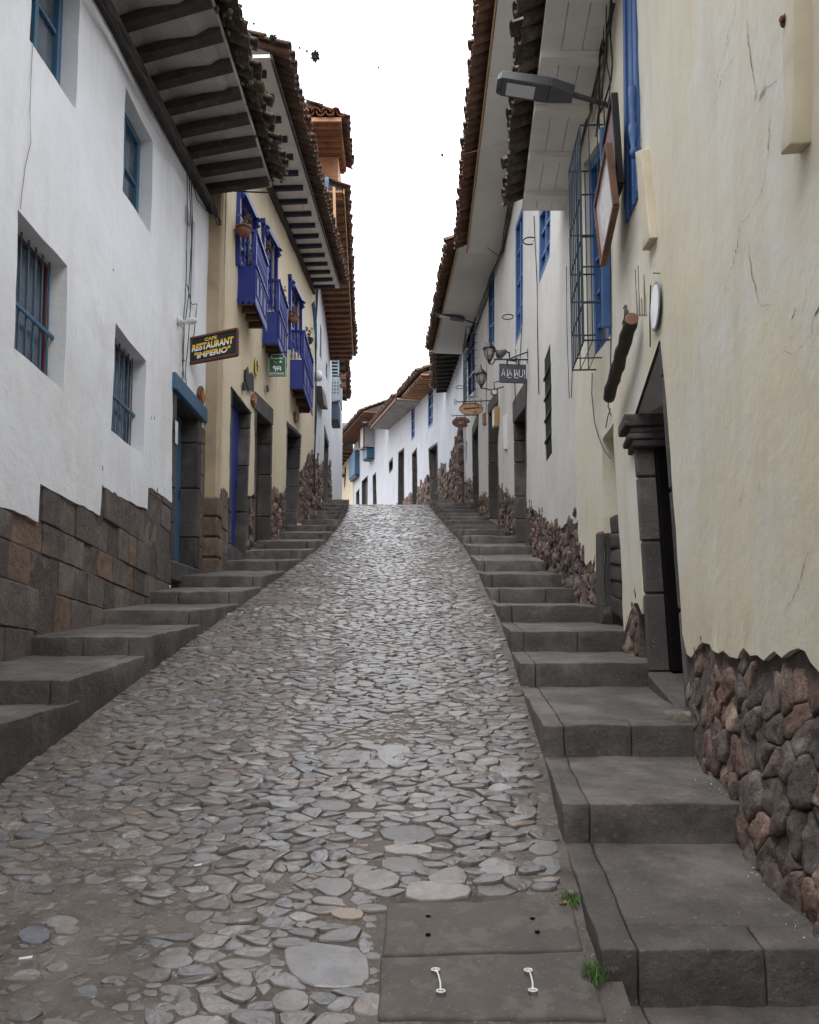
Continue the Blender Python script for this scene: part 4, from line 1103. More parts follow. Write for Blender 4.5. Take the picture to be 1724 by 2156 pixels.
potpx(LB, 650, 724, 19.7, .10, 'dark clay pot with dry flowers hanging past the third blue balcony', seed=4, m='woodd', h=.3)
# plants growing through the balcony rails
for i, (x, y, Y, lb) in enumerate([(530,560,12.5,'first'),(585,640,14.5,'second'),(638,760,18.2,'third')]):
    c = atY(x, y+14, Y); tt = thing('balcony_plant', c, 'straggly green plant on the %s blue balcony of the yellow house' % lb, 'plant', 'plants on the blue balconies')
    mb = MB(); mb.lathe(c, [(.05,0),(.07,.1),(.075,.11)], 12); mb.build('pot', M['terra'], tt)
    l, s = MB(), MB(); plant(l, s, c+Vector((0,0,.1)), .35, .16, 16, 40+i); l.build('foliage', M['leaf'], tt, recalc=False); s.build('stem', M['dryleaf'], tt)

# ================================================================== LEFT, third house (white, pine soffits)
LC = Wall([(-2.50,21.62),(-2.62,26),(-2.83,30.2)], 'L', .012)
t = thing('white_house', (-2.6, 25, roadz(25)), 'tall white house with orange pine soffits and clay tiles beyond the yellow house', 'house')
dD = quad(LC, [(683,912),(691,940),(688,1056),(680,1056)])
dho = doorway(LC, dD, .3, t, .1, 'doord', seed=6)
btm = [(LC.L*k/20, LC.base(LC.L*k/20)+1.5+.25*noise.noise(Vector((k*.5,0,4)))) for k in range(21)]
wl = [quad(LC, [(674,680),(677,695),(677,760),(674,748)]), quad(LC, [(686,760),(689,770),(689,800),(686,792)])]
wall_with_doors(LC, btm, [(LC.L, 13.9), (0, 13.9)], [dho], [(q, .1, True) for q in wl], M['white3'], t, .35)
for q in wl: window(LC, q, .08, t, 'navy', 0, th=.06)
for i, bp in enumerate(basepoly(LC, btm, [dho])): rubble(LC, bp, t, dx=.22, dz=.22, h=.08, gap=.004, seed=60+i, off=-.07, top=lambda u: interp(btm, u))
roof(t, (-2.56,19.2,13.6), (-2.83,29.0,13.6), (-1.58,19.2,13.6), (-2.0,29.0,13.6), 'woodo', 'tile', rafters=26, raftm='woodb', raftsz=(.09,.11), over=.12, rows=6, colw=.2, seed=12, fascia=('oak',.12,.03), boards=1)
# raised storey whose tiled end juts out above
mb = MB(); mb.box((-4.4,19.6,13.72), (-1.72,24,14.77), .01); mb.build('upper_wall', M['woodo'], t)
roof(t, (-3.9,20.35,14.8), (-1.62,20.35,14.8), (-3.9,18.4,14.8), (-1.55,18.4,14.8), 'woodo', 'tiler', rafters=0, over=.08, rows=7, colw=.22, seed=13, fascia=('woodo',.10,.03), gable=False)
mb = MB(); 
for i in range(9):
    y = 18.5+i*.21; mb.beam((-3.9,y,14.78), (-1.6,y,14.78), .05, .05)
mb.build('soffit_batten', M['woodb'], t)
roof(t, (-1.75,18.45,14.80), (-1.75,20.3,14.80), (-1.57,18.45,14.82), (-1.57,20.3,14.82), 'woodo', 'tile', rafters=0, over=.12, rows=3, colw=.2, seed=14, gable=False)
a = atY(687,443,18.35); b = atY(687,374,18.35); mb = MB(); mb.lathe(a, [(.03,0),(.04,.1),(.03,.2),(.035,(b.z-a.z)*.6),(.05,(b.z-a.z)*.9),(.04,b.z-a.z)], 10); mb.beam(atY(673,382,18.35), atY(687,382,18.35), .04, .05); mb.build('post', M['teal'], t)
mb = MB(); mb.beam(atY(706,520,18.8), atY(703,395,18.8), .06, .07, (0,1,0)); mb.build('post', M['oak'], t)
# timber box & lamp on this wall
bx = MB(); A_ = LC.hit(664,816); q = quad(LC, [(663,812),(672,830),(678,862),(668,850)])
bx.hexa([fr(LC, sortq(q), o, s, k) for s in (0,1) for k in (0,1) for o in (0,.18)], .01); tag(bx.build('timber_box', M['woodg']), 'weathered timber box fixed on the white wall beyond the third blue balcony', 'box')
p = atY(669,800,21.9); tl = thing('wall_lamp', p, 'white round wall lamp above the weathered timber box', 'lamp'); mb = MB(); mb.lathe(p, [(.03,-.02),(.11,0),(.13,.1),(.10,.22),(.04,.26)], 14); mb.build('globe', M['metalw'], tl, smooth=True); mb = MB(); mb.tube([p+Vector((0,0,.2)), p+Vector((-.35,0,.25))], .015); mb.build('bracket', M['iron'], tl)
# dark downpipe with cables at the joint of the two houses
for i in range(3):
    P = [LB.pos(LB.L-.05-.06*i, 13.4-k*.5+i*.1, .06+.02*math.sin(k+i)) for k in range(14-3*i)]
    cable_run('cable', P, .02 if i == 0 else .012, 'cable', None, ['thick black service cable dropping at the joint between the yellow and the white house','black cable beside the thick service cable on the yellow house','shorter black cable left of the thick service cable on the yellow house'][i], 'cable')
# blue washing / tarpaulin hanging there
mb = MB(); q = [(656,640),(662,632),(667,680),(668,740),(662,700)]; P = [atY(x, y, 21.0) for x, y in q]; mb.poly(P, .02, (0,1,0)); tag(mb.build('blue_shutter', M['teal']), 'narrow folded blue shutter where the yellow house ends', 'shutter')

# ================================================================== LEFT, fourth: grey blue balcony house
t = thing('balcony_house', (-3.4, 33, roadz(33)), 'far left house end with a faded blue slatted balcony and red pots', 'house')
mb = MB(); mb.box((-8,30.6,roadz(31)-1), (-3.05,38,14.75), .02); mb.build('wall', M['white3'], t)
def P33(x, y): return atY(x, y, 31.0)
mb = MB(); a, b = P33(694,842), P33(716,793); mb.box((a.x,31.0,a.z), (b.x,31.05,b.z), .01); mb.box((b.x-.04,31.05,a.z), (b.x,32.2,b.z), .01)
for i in range(3):
    for j in range(4):
        cx, cz = a.x+.06+(i)*.11, a.z+.25+j*.13; mb.box((cx,30.99,cz), (cx+.05,31.0,cz+.06), .004, (.15,.15,.15))
bo = mb.build('balcony', M['ltblue'], t)
mb = MB(); a2, b2 = P33(696,791), P33(714,742)
for j in range(7):
    z = a2.z+.03+(b2.z-a2.z)*j/7; mb.box((a2.x,31.02,z), (b2.x,31.06,z+.055), .004)
mb.box((b2.x-.05,31.0,a2.z), (b2.x,31.1,b2.z), .005); mb.build('slats', M['ltblue'], bo)
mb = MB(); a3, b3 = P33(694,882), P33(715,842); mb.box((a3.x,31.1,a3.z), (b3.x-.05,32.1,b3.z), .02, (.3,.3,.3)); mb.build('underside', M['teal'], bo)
roof(t, (-3.1,30.8,14.75), (-3.4,36,14.75), (-2.42,30.8,14.6), (-2.7,36,14.6), 'woodb', 'tile', rafters=7, over=.12, rows=5, colw=.22, seed=15)
for i, (x, y) in enumerate([(722,760),(722,800),(722,817)]):
    pot(P33(x, y), .11, ['red clay pot topmost outside the faded blue balcony','red clay pot with a dry plant in the middle outside the faded blue balcony','red clay pot lowest outside the faded blue balcony'][i], m='tiler', seed=70+i, n=7 if i == 1 else 3, w_=.3 if i == 1 else .1, arm=P33(716, y-4), group='red pots on the far balcony')

# ================================================================== RIGHT, first house (cream)
RA = Wall(RW1, 'R', .02, .8)
t = thing('cream_house', (1.6, 5, roadz(5)), 'cream plastered house with rubble base, stone portal and caged window, nearest on the right', 'house'); CH = t
port = quad(RA, [(1334,884),(1386,728),(1443,1500),(1368,1415)])
alc = quad(RA, [(1266,925),(1293,890),(1312,1330),(1272,1300)])
bpx = [(1441,1358),(1446,1376),(1455,1384),(1463,1372),(1474,1357),(1481,1352),(1497,1356),(1502,1368),(1517,1375),(1531,1369),(1545,1382),(1562,1386),(1568,1374),(1577,1363),(1584,1371),(1591,1380),(1604,1378),(1617,1390),(1628,1378),(1637,1370),(1650,1384),(1666,1370),(1682,1364),(1697,1370),(1708,1394),(1724,1414)]
nb_ = [RA.hit(*p) for p in bpx][::-1]
z_e = nb_[0][1]
near = [(k*.2, roadz(RA.plan(k*.2)[0].y) + (z_e - roadz(RA.plan(nb_[0][0])[0].y)) + .05*math.sin(k*2.1)) for k in range(0, int(nb_[0][0]/.2))]
mid = [RA.hit(*p) for p in [(1366,1330),(1354,1292),(1344,1270),(1335,1268),(1325,1288),(1314,1330)]]
far_ = [RA.hit(*p) for p in [(1262,1285),(1257,1240),(1250,1206),(1240,1178),(1230,1190),(1222,1172),(1214,1165)]]
far_[-1] = (RA.L, far_[-1][1])
btm = near + nb_ + mid + far_
btm.sort()
dho = doorway(RA, port, .42, t, strip=.05, leafm='doord', lintel=.004, seed=9, out=.004)
cag = quad(RA, [(1226,345),(1282,262),(1287,700),(1238,765)])
bal = quad(RA, [(1318,-180),(1338,-300),(1350,400),(1324,470)])
alh = quad(RA, [(1266,925),(1293,890),(1311,1316),(1272,1291)])
wall_with_doors(RA, btm, [(RA.L, 7.62), (0, 7.62)], [dho, [sortq(alh)[0], sortq(alh)[1], sortq(alh)[2], sortq(alh)[3]]], [(cag, .16, True), (bal, .22, True)], M['cream'], t, .16, back=.5, rag=False)
# bricked-up side doorway: plaster above, dark blocks below
q = sortq(alh); mb = MB(); n3 = Vector((*RA.plan(q[0][0])[1], 0))
mb.hexa([fr(RA, q, o, s, k) for s in (-.25,1.25) for k in (.38,1.15) for o in (-.6,-.20)], .01); mb.build('door_infill', M['cream'], t)
mb = MB(); k = 0
while k < .99:
    h = random.uniform(.12,.2); k2 = min(1, k+h*.6); kk = random.uniform(.75,1.2)
    if k >= .5: break
    rock(mb, [fr(RA, q, o, s, z) for s in (.02,.98) for z in (k,k2) for o in (-.5,-.06+random.uniform(-.02,.02))], (3,3,3), .02, .01, 5, (kk,kk*.96,kk*.92)); k = k2
mb.build('door_block', M['stone'], t, smooth=True)
mb = MB(); mb.hexa([fr(RA, q, o, s, z) for s in (1.0,1.35) for z in (-.08,.47) for o in (-.5,.02)], .02); mb.build('jamb_stone', M['stone'], t)
# portal capital
uf = sortq(port)[1][0]; ztp = sortq(port)[1][1]
def zw(x, y): return RA.hit(x, y)[1]
mb = MB(); zA, zB = zw(1333,953), zw(1333,884)
for (a, b, o) in ((0,.22,.03),(.22,.42,.065),(.42,.62,.045),(.62,1.0,.095)):
    kk = random.uniform(.85,1.1)
    rock(mb, [RA.pos(u, z, oo, False) for u in (uf-.10-o*.4, uf+.12+o*.3) for z in (lerp(zA,zB,a), lerp(zA,zB,b)) for oo in (-.40, o)], (3,4,2), .015, .006, 6, (kk,kk,kk))
mb.build('capital', M['stone'], t, smooth=True)
q = sortq(port)
mb = MB(); c = []
for s in (-.02, 1.02):
    for (k, o) in ((1.0, -.012), (None, -.40)):
        u, z = bil(q, s, 1.0)
        if k is None: z = ztp
        for up_ in (0, .06): c.append(RA.pos(u, z+up_, o, False))
mb.hexa(c, .004); mb.build('lintel_soffit', M['lintelgrey'], t)
mb = MB(); mb.hexa([fr(RA, q, o, s, k) for s in (.955,1.02) for k in (.0,.93) for o in (-.43,-.13)], .02); mb.build('passage_shade', M['black'], t)  # black block laid over the far jamb, shade of the passage put in as colour
# rubble base
for i, bp in enumerate(basepoly(RA, btm, [dho, [sortq(alh)[0], sortq(alh)[1], sortq(alh)[2], sortq(alh)[3]]], dz=.07, low=-.6)):
    if i == 0:
        def bulge(u, z):
            zt = interp(btm, u); return .0 + .09*min(1, max(0, (zt-z-.05)/.7))
        rubble(RA, bp, t, dx=.14, dz=.145, h=.036, gap=.001, off=-.05, seed=78, ch=1, bulge=bulge, top=lambda u: interp(btm, u), bed=.6)
    else: rubble(RA, bp, t, dx=.13, dz=.17, h=.05, gap=.002, seed=78+i, off=-.05, top=lambda u: interp(btm, u))
# cracks
CR = [[(1612,325),(1606,372),(1597,405),(1583,432),(1569,455),(1558,470),(1553,480),(1551,498),(1541,548),(1530,590),(1514,638),(1502,668),(1490,700)],
      [(1543,0),(1541,40),(1531,62),(1520,110),(1508,150),(1495,190)],[(1540,118),(1527,133),(1520,150),(1510,170),(1500,212),(1488,240)],
      [(1571,30),(1574,90),(1583,150),(1592,200)],[(1650,150),(1640,165),(1622,180),(1606,192),(1594,206)],
      [(1570,508),(1578,570),(1590,628),(1600,645),(1625,640)],[(1712,668),(1708,705),(1690,730),(1668,744),(1650,738)],
      [(1648,1058),(1640,1065)],[(1604,1010),(1600,1035)],[(1571,1020),(1560,1068)],[(1618,250),(1612,330)],[(1699,1160),(1680,1235),(1655,1295)]]
for c in CR:
    P = []
    for a, b in zip(c, c[1:]):
        nseg = max(2, int(math.dist(a, b)/7))
        for k in range(nseg):
            f = k/nseg; P.append((a[0]+(b[0]-a[0])*f+random.uniform(-1.6,1.6), a[1]+(b[1]-a[1])*f+random.uniform(-1.5,1.5)))
    P.append(c[-1]); uz = [RA.hit(*p) for p in P]; n = len(uz); V = []
    for i, (u, z) in enumerate(uz):
        ww = .0022*(.35+math.sin(math.pi*i/(n-1)))*random.uniform(.4,1.3); V += [RA.pos(u-ww, z, .0032), RA.pos(u+ww, z, .0032)]
    mb = MB(); mb.add(V, [[2*i, 2*i+1, 2*i+3, 2*i+2] for i in range(n-1)]); mb.build('plaster_crack', M['crackm'], t, recalc=False)
mb = MB()
for (x, y, r_) in ((1601,192,.030),(1608,186,.018),(1588,200,.015),(1667,655,.02),(1718,648,.022),(1550,472,.009)):
    u, z = RA.hit(x, y); P = []
    for k in range(12):
        an = k/12*6.283; rr = random.uniform(.5,1.2)*r_; P.append(RA.pos(u+math.cos(an+.6)*rr*1.6, z+math.sin(an)*rr*.7, .003))
    mb.add(P[::-1], [list(range(12))])
mb.build('plaster_chip', M['scrap'], t, recalc=False)
roof(t, (1.66,5.5,7.45), (1.85,9.73,7.45), (1.07,5.5,7.45), (1.343,9.73,7.45), 'soffit', 'tiled', rafters=6, raftm='soffit', raftsz=(.10,.07), over=.17, rows=6, colw=.19, seed=21, boards=3, ragged=.05, tileh=.06)
roof(t, (1.16,.3,7.45), (1.655,5.49,7.45), (.62,.3,7.45), (1.065,5.49,7.45), 'soffit', 'tiled', rafters=6, raftm='soffit', raftsz=(.10,.07), over=.17, rows=6, colw=.19, seed=22, boards=3, ragged=.05, tileh=.06)
# caged window
def cage(W, t, Yn, Yf, prot, z1, z0, levels, nb, m='ironb', window_q=None, fm='blue', near=3, leaf=True):
    u0, u1 = W.uY(Yn), W.uY(Yf); g = lambda u, z, o: W.pos(u, z, o, False)
    c = MB(); r_ = .008
    for z in [z0, z1]+levels:
        c.beam(g(u0,z,0), g(u0,z,prot), .014, .014); c.beam(g(u0,z+.001,prot), g(u1,z+.001,prot), .014, .014); c.beam(g(u1,z,0), g(u1,z,prot), .014, .014)
    for i in range(nb+1):
        u = u0+(u1-u0)*i/nb; c.beam(g(u,z0-.012,prot+.001), g(u,z1+.012,prot+.001), .012, .012, (1,0,0))
        (i % 4 == 0) and c.beam(g(u,z0-.002,0), g(u,z0-.002,prot), .012, .012)
    for i in range(1, near): 
        for u in (u0, u1): c.beam(g(u,z0,prot*i/near), g(u,z1,prot*i/near), .010, .010, (1,0,0))
        c.beam(g(u0,z0-.004,prot*i/near), g(u1,z0-.004,prot*i/near), .009, .009)
    return c.build('window_cage', M[m], t)
zt = lambda x, y, Y: atY(x, y, Y).z
cage(RA, t, 7.3, 7.98, .23, zt(1227,262,7.3), zt(1238,715,7.3), [zt(1230,yy,7.3) for yy in (408,497,560,636)], 7)
window(RA, cag, .13, t, 'blue', 0, mull=(2,6), th=.08, pane='glass')
wq = sortq(cag); mb = MB()
for (s0, s1, o0, o1) in ((-.02,.0,.004,.085),):
    mb.hexa([fr(RA, wq, o, s, k) for s in (s0-.02,s1) for k in (.02,.98) for o in (o0,o1)], .006)
mb.build('shutter', M['blue'], t)
# blue balcony door with turned baluster
q = sortq(bal); wb = MB()
for (s0, s1, o1) in ((.0,.12,.03),(.13,.40,.012),(.41,.5,.025),(.51,.86,.01),(.87,1.0,.035)):
    wb.hexa([fr(RA, q, o, s, k) for s in (s0,s1) for k in (0,1) for o in (-.21,o1)], .008)
wb.build('balcony_door', M['blue'], t)
mb = MB(); p0 = RA.pos(*RA.hit(1349,330), .05, False); p1 = RA.pos(*RA.hit(1343,190), .05, False)
hL = p1.z-p0.z; mb.lathe(p0, [(.02,0),(.03,hL*.08),(.016,hL*.14),(.03,hL*.3),(.034,hL*.42),(.018,hL*.52),(.03,hL*.58),(.018,hL*.64),(.026,hL*.8),(.03,hL*.92),(.02,hL)], 12); mb.build('baluster', M['blue'], t, smooth=True)
def picture(W, px, off, lean, m, label, fm):
    q = sortq(quad(W, px)); u = q[0][0]; tt = thing('framed_painting', W.pos(u, q[3][1], off, False), label, 'painting', 'framed paintings hung on the cream wall')
    n3 = Vector((*W.plan(u)[1], 0)); P = [W.pos(q[i][0], q[i][1], off+(lean if i < 2 else 0), False) for i in range(4)]
    mb = MB(); mb.poly(P, -.02, n3); mb.build('canvas', M[m], tt)
    f = MB()
    for a, b in ((0,1),(1,2),(2,3),(3,0)): f.beam(P[a]+n3*-.008, P[b]+n3*-.008, .035, .05, n3)
    f.build('frame', M[fm], tt)
picture(RA, [(1312,300),(1334,195),(1332,385),(1310,445)], .10, .05, 'canvas2', 'upper framed painting, grey and dull red, beside the blue balcony door', 'doord')
picture(RA, [(1306,432),(1337,300),(1338,430),(1307,556)], .15, .05, 'canvas', 'lower framed painting pale and shiny, hanging in front of the upper one', 'woodb')
def plank(W, px, prot, label, m='creamw'):
    q = sortq(quad(W, px)); mb = MB(); rock(mb, [fr(W, q, o, s, k) for s in (0,1) for k in (0,1) for o in (-.02,prot)], (3,10,2), .008, .004, 5)
    tag(mb.build('wall_plank', M[m], smooth=True), label, 'plank', 'cream painted planks on the cream wall')
plank(RA, [(1353,318),(1366,314),(1384,500),(1367,528)], .05, 'short cream painted plank below the blue balcony door')
plank(RA, [(1691,-60),(1713,-80),(1704,302),(1680,326)], .06, 'long cream painted plank at the upper right corner of the photo')
p = RA.pos(*RA.hit(1686,52), 0, False); mb = MB(); mb.lathe(p, [(.012,0),(.012,.05),(.022,.052),(.022,.07),(.012,.072),(.010,.085)], 8, axis=(-.95,-.3,0)); tag(mb.build('rusty_bolt', M['rustb']), 'rusty bolt sticking out of the cream wall beside the long plank', 'bolt')
p = RA.pos(*RA.hit(1390,575), 0, False); mb = MB(); mb.tube([p, p+Vector((-.05,-.01,-.004))], .003); tag(mb.build('nail', M['iron']), 'small nail in the cream wall above the round mirror', 'nail')
# round mirror sign on the wall
u, z = RA.hit(1387,645); P = []; 
mb = MB(); n3 = Vector((*RA.plan(u)[1],0)); mb.lathe(RA.pos(u, z, .02, False), [(.15,0),(.152,.003),(.15,.007)], 24, axis=n3)
ob = thing('round_mirror', RA.pos(u, z-.15, .02, False), 'round pale blue disc seen edge-on on the cream wall above the portal', 'disc'); mb.build('disc', M['ltblue'], ob)
mb = MB(); mb.lathe(RA.pos(u, z, .0275, False), [(.135,0),(.135,.002)], 24, axis=n3); mb.build('mirror_face', M['lens'], ob)
# broken drain spout made from a log
a, b = RA.hit(1350,672), RA.hit(1307,836); pa, pb = RA.pos(*a, .07, False), RA.pos(*b, .10, False)
mb = MB(); n = 16; pts = [lerp(pa, pb, i/n)+Vector((.004*math.sin(i*1.7), 0, .003*math.cos(i))) for i in range(n+1)]
mb.tube(pts, [.050+.003*math.sin(i*2.3)+(.004 if i in (9,10) else 0) for i in range(n+1)], 16)
ob = thing('drain_pipe', pb, 'short slanting dark clay drain pipe, broken at the top, on the cream wall', 'drain pipe'); mb.build('pipe', M['rust'], ob, smooth=True)
mb = MB(); d = (pa-pb).normalized(); mb.lathe(pa+d*.002, [(.042,0),(.05,.012),(.03,.014)], 16, axis=d); mb.build('broken_end', M['woodb'], ob)
mb = MB(); mb.tube([pb, pb+Vector((.0,.02,-.07)), pb+Vector((.03,.05,-.14))], .006); mb.build('wire_tie', M['cablew'], ob)
P = [RA.pos(*RA.hit(*p), .015) for p in [(1319,644),(1322,660),(1318,676),(1323,692),(1319,708),(1322,720)]]
mb = MB(); mb.tube(P, [.012,.022,.014,.024,.014,.008], 7); mb.tube([p+Vector((0,.05,.01)) for p in P], [.008,.014,.018,.010,.016,.006], 7); mb.tube([P[1], P[1]+Vector((0,.05,.01))], .01)
tag(mb.build('iron_ornament', M['iron']), 'dark curled iron ornament left of the broken drain pipe', 'ornament')
# worn timber scrap above the pipe
mb = MB(); rr = random.Random(4)
for i in range(8):
    a = RA.hit(1336+i*3.2, 585+rr.uniform(-40,50)); b = RA.hit(1339+i*3.0, 664); mb.beam(RA.pos(*a, -.004), RA.pos(*b, -.001), .016, .018, (1,0,0), col=(rr.choice([.25,.6,1.1]),)*3)
mb.build('exposed_lath', M['creamw'], t)
# lump at the foot of the portal
mb = MB(); c0 = RA.pos(*RA.hit(1425,1470), -.05, False); V = []
rock(mb, [(x, y, z) for x in (1.42,1.66) for y in (4.55,4.98) for z in (roadz(4.5)-.1, roadz(4.75)+.19)], (6,6,4), .07, .02, 4, (1.5,1.4,1.25)); mb.build('door_kerb_stone', M['tread'], t, smooth=True)
# bundles of old cable under the eave
lab = 'old cables bunched under the eave of the cream house'
rr = random.Random(9)
for i in range(9):
    P = []; x_ = rr.uniform(-5, 5)
    top = (1283+i*3.0, -60); bot = (1258+i*3.4+rr.uniform(-4,4), rr.uniform(190, 300))
    for k in range(14):
        f = k/13; xx = top[0]+(bot[0]-top[0])*f + 6*math.sin(f*9+i*1.7); yy = top[1]+(bot[1]-top[1])*f
        P.append(RA.pos(*RA.hit(xx, yy), .05+.03*math.sin(i+f*5)))
    cable_run('cable', P, rr.choice([.006,.009,.012]), rr.choice(['cable','cable','cablew']), None, lab, 'cable', 'old cables bunched under the right eave')
for i, px in enumerate([[(1275,220),(1277,300),(1280,390),(1279,410)],[(1284,240),(1283,330),(1288,460),(1290,600),(1292,700),(1290,810)],[(1290,250),(1289,340),(1291,380),(1287,350)],[(1378,600),(1377,660),(1375,730)],[(1249,785),(1250,830),(1254,890),(1262,920),(1275,945),(1292,965)],[(1203,500),(1206,640),(1208,760),(1207,838)],[(1198,560),(1199,700),(1203,838)],[(1290,860),(1284,880),(1281,900)]]):
    P = [RA.pos(*RA.hit(*p), .02) for p in px]
    cable_run('cable', P, .005 if i != 0 else .009, 'cablew' if i in (0,2) else 'cable', None, ['thick pale cable end hanging beside the caged window','long thin cable right of the caged window','short looped pale cable right of the caged window','thin cable above the stone portal','cable sagging from the cage to the bricked-up doorway','long thin cable at the joint of cream and white house','second thin cable at the joint, left of the long one','short wire under the broken drain pipe'][i], 'cable')

# ================================================================== RIGHT, second house (old white)
RB = Wall(RW2, 'R', .014)
t = thing('white_house', (1.9, 17, roadz(17)), 'old white house with smooth white eave and three stone doorways, right side middle', 'house')
dA = quad(RB, [(1083,890),(1107,858),(1107,1156),(1087,1142)])
dB = quad(RB, [(1029,872),(1047,848),(1049,1102),(1031,1092)])
dC = quad(RB, [(995,920),(1006,893),(1008,1084),(997,1077)])
dr = [doorway(RB, dA, .28, t, .12, 'doord', lintel=.45, seed=11), doorway(RB, dB, .28, t, .13, 'doord', lintel=.3, seed=12), doorway(RB, dC, .28, t, .10, 'doord', lintel=.35, seed=13)]
bp_ = [(1214,1097),(1203,1104),(1191,1099),(1180,1112),(1168,1110),(1158,1100),(1148,1097),(1138,1084),(1129,1080),(1118,1066),(1109,1062),(1076,1051),(1065,1040),(1053,1026),(1024,1048),(1016,1040),(1009,1051),(991.6,1010),(984,1020),(979.5,1016)]
btm = sorted([RB.hit(*p) for p in bp_]); btm[0] = (0, btm[0][1]); btm[-1] = (RB.L, btm[-1][1])
wA = quad(RB, [(1134,445),(1159,400),(1157,539),(1134,599)]); wB = quad(RB, [(1085,475),(1101,430),(1101,686),(1085,733)]); wC = quad(RB, [(1027,553),(1041,520),(1041,727),(1029,735)])
wI = quad(RB, [(1145,757),(1158,721),(1163,953),(1149,976)]); wK = quad(RB, [(984,700),(1000,670),(1001,830),(986,842)]); wN = quad(RB, [(978,940),(983,925),(984,975),(979,978)])
def wall_top(W, f): return [(W.L, f(W.L)), (W.L*.5, f(W.L*.5)), (0, f(0))]
tb = lambda u: 11.25 if u < 8 else 11.25+(u-8)*.18
wall_with_doors(RB, btm, [(RB.L, tb(RB.L)), (8, 11.25), (0, 11.25)], dr, [(wA,.10,True),(wB,.10,True),(wC,.10,True),(wI,.14,True),(wK,.10,True),(wN,.15,True)], M['white2'], t, .3)
window(RB, wA, .07, t, 'blue', 0, mull=(2,3), th=.09, pane='glass'); window(RB, wB, .07, t, 'blue', 0, mull=(2,4), th=.10); window(RB, wC, .07, t, 'blue', 0, mull=(2,4), th=.10)
window(RB, wK, .07, t, 'royal', 0, mull=(2,3), th=.12)
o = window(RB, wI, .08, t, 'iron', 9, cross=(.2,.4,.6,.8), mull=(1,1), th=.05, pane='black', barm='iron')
niche(RB, sortq(wN), .15, M['white2'])
for i, bp in enumerate(basepoly(RB, btm, dr, dz=.07)): rubble(RB, bp, t, dx=.16, dz=.16, h=.06, gap=.003, seed=90+i, off=-.055, top=lambda u: interp(btm, u))
roof(t, (1.86,9.4,11.02), (1.93,17.2,11.02), (1.18,9.4,11.02), (1.22,17.2,11.02), 'soffitw', 'tile', rafters=0, over=.24, rows=6, colw=.2, seed=31, fascia=('oak',.07,.02), ragged=.035)
roof(t, (1.93,17.3,11.2), (1.69,27.0,12.93), (1.04,17.3,11.2), (.79,27.0,12.97), 'soffitw', 'tile', rafters=0, over=.22, rows=6, colw=.2, seed=32, fascia=('oak',.07,.02), ragged=.035)
cage(RB, t, 22.9, 24.2, .30, zt(979,688,22.9), zt(984,835,22.9), [zt(984,688+(835-688)*k/9,22.9) for k in range(1,9)], 6, near=3)
for i in range(4):
    P = [RB.pos(k*.62, (10.85 if k*.62 < 7.9 else 11.05+(k*.62-8)*.165)-.04*i, .05+.03*math.sin(k*.8+i)) for k in range(0, 29)]
    cable_run('cable', P, .012, 'cable', None, 'dark cable strung along the wall head of the old white house', 'cable', 'dark cables along the old white house eave')
for i, px in enumerate([[(1126,455),(1134,600),(1135,700),(1136,830)],[(1088,735),(1090,760),(1087,800),(1087,850)],[(1101,690),(1098,745),(1094,800)],[(1025,720),(1026,790),(1025,870)]]):
    cable_run('cable', [RB.pos(*RB.hit(*p), .02) for p in px], .008, 'cable', None, ['thin cable running down from the nearest blue window','thin cable below the second blue window','thin cable just right of the one below the second blue window','thin cable below the farthest blue window'][i], 'cable')
# signs -----------------------------------------------------------------
def sign_al():
    Y = 13.3; G = lambda x, y: atY(x, y, Y)
    ts = thing('hanging_sign', G(1079,805), 'dark rectangular hanging sign reading A LA LAU! on a scrolled bracket', 'sign')
    P = [G(1051,765), G(1107.5,767.5), G(1107,806), G(1051,804)]
    mb = MB(); mb.poly(P[::-1], -.03, (0,-1,0)); mb.build('board', M['signn'], ts)
    ex = (P[2]-P[3]).normalized(); ez = Vector((-ex.z,0,ex.x)); s = (P[1]-P[0]).length/56.5
    y_ = -.004
    O = P[3]+Vector((0,y_,0))
    L = lambda a, b: O + ex*(a*s) + ez*(b*s)
    f = MB(); r_ = .95*s
    def st(*pp): f.tube([L(*p) for p in pp], r_*.62, 5)
    # A
    st((4.5,13),(8,29),(11.5,13)); st((5.6,18.5),(10.4,18.5))
    # LA (L with long foot and A)
    st((16.5,28),(16.5,11.5),(19,10),(25,10)); st((19,14),(22,29),(25.5,14)); st((19.8,19),(24.6,19))
    # LAU
    st((31,28),(31,11.5),(33,10),(39.5,10)); st((33,14),(35.5,29),(38.5,14)); st((33.7,19),(38,19))
    st((41,28),(41,16),(42.5,13),(45,12.5),(47.5,13),(48.5,16),(48.5,28))
    st((52.3,28),(52.3,17)); st((52.3,12.5),(52.3,10.8))
    f.build('lettering', M['wtxt'], ts)
    b = MB(); aw = G(1113,756); b.tube([G(1040,756), G(1108,757), aw], .012); b.tube([G(1067,760), G(1080,752), G(1110,741)], .012); b.tube([G(1112,735), G(1112,752)], .02)
    b.tube([G(1113+4*math.cos(k*.6), 761+4*math.sin(k*.6)) for k in range(12)], .008, 5); b.tube([G(1086+3*math.cos(k*.6), 752+3*math.sin(k*.6)) for k in range(10)], .007, 5)
    for x in (1067.5, 1091): b.tube([G(x,758), G(x,769)], .014)
    a = RB.pos(RB.uY(Y), aw.z, 0, False); b.tube([aw, a], .012); b.build('bracket', M['iron'], ts)
sign_al()
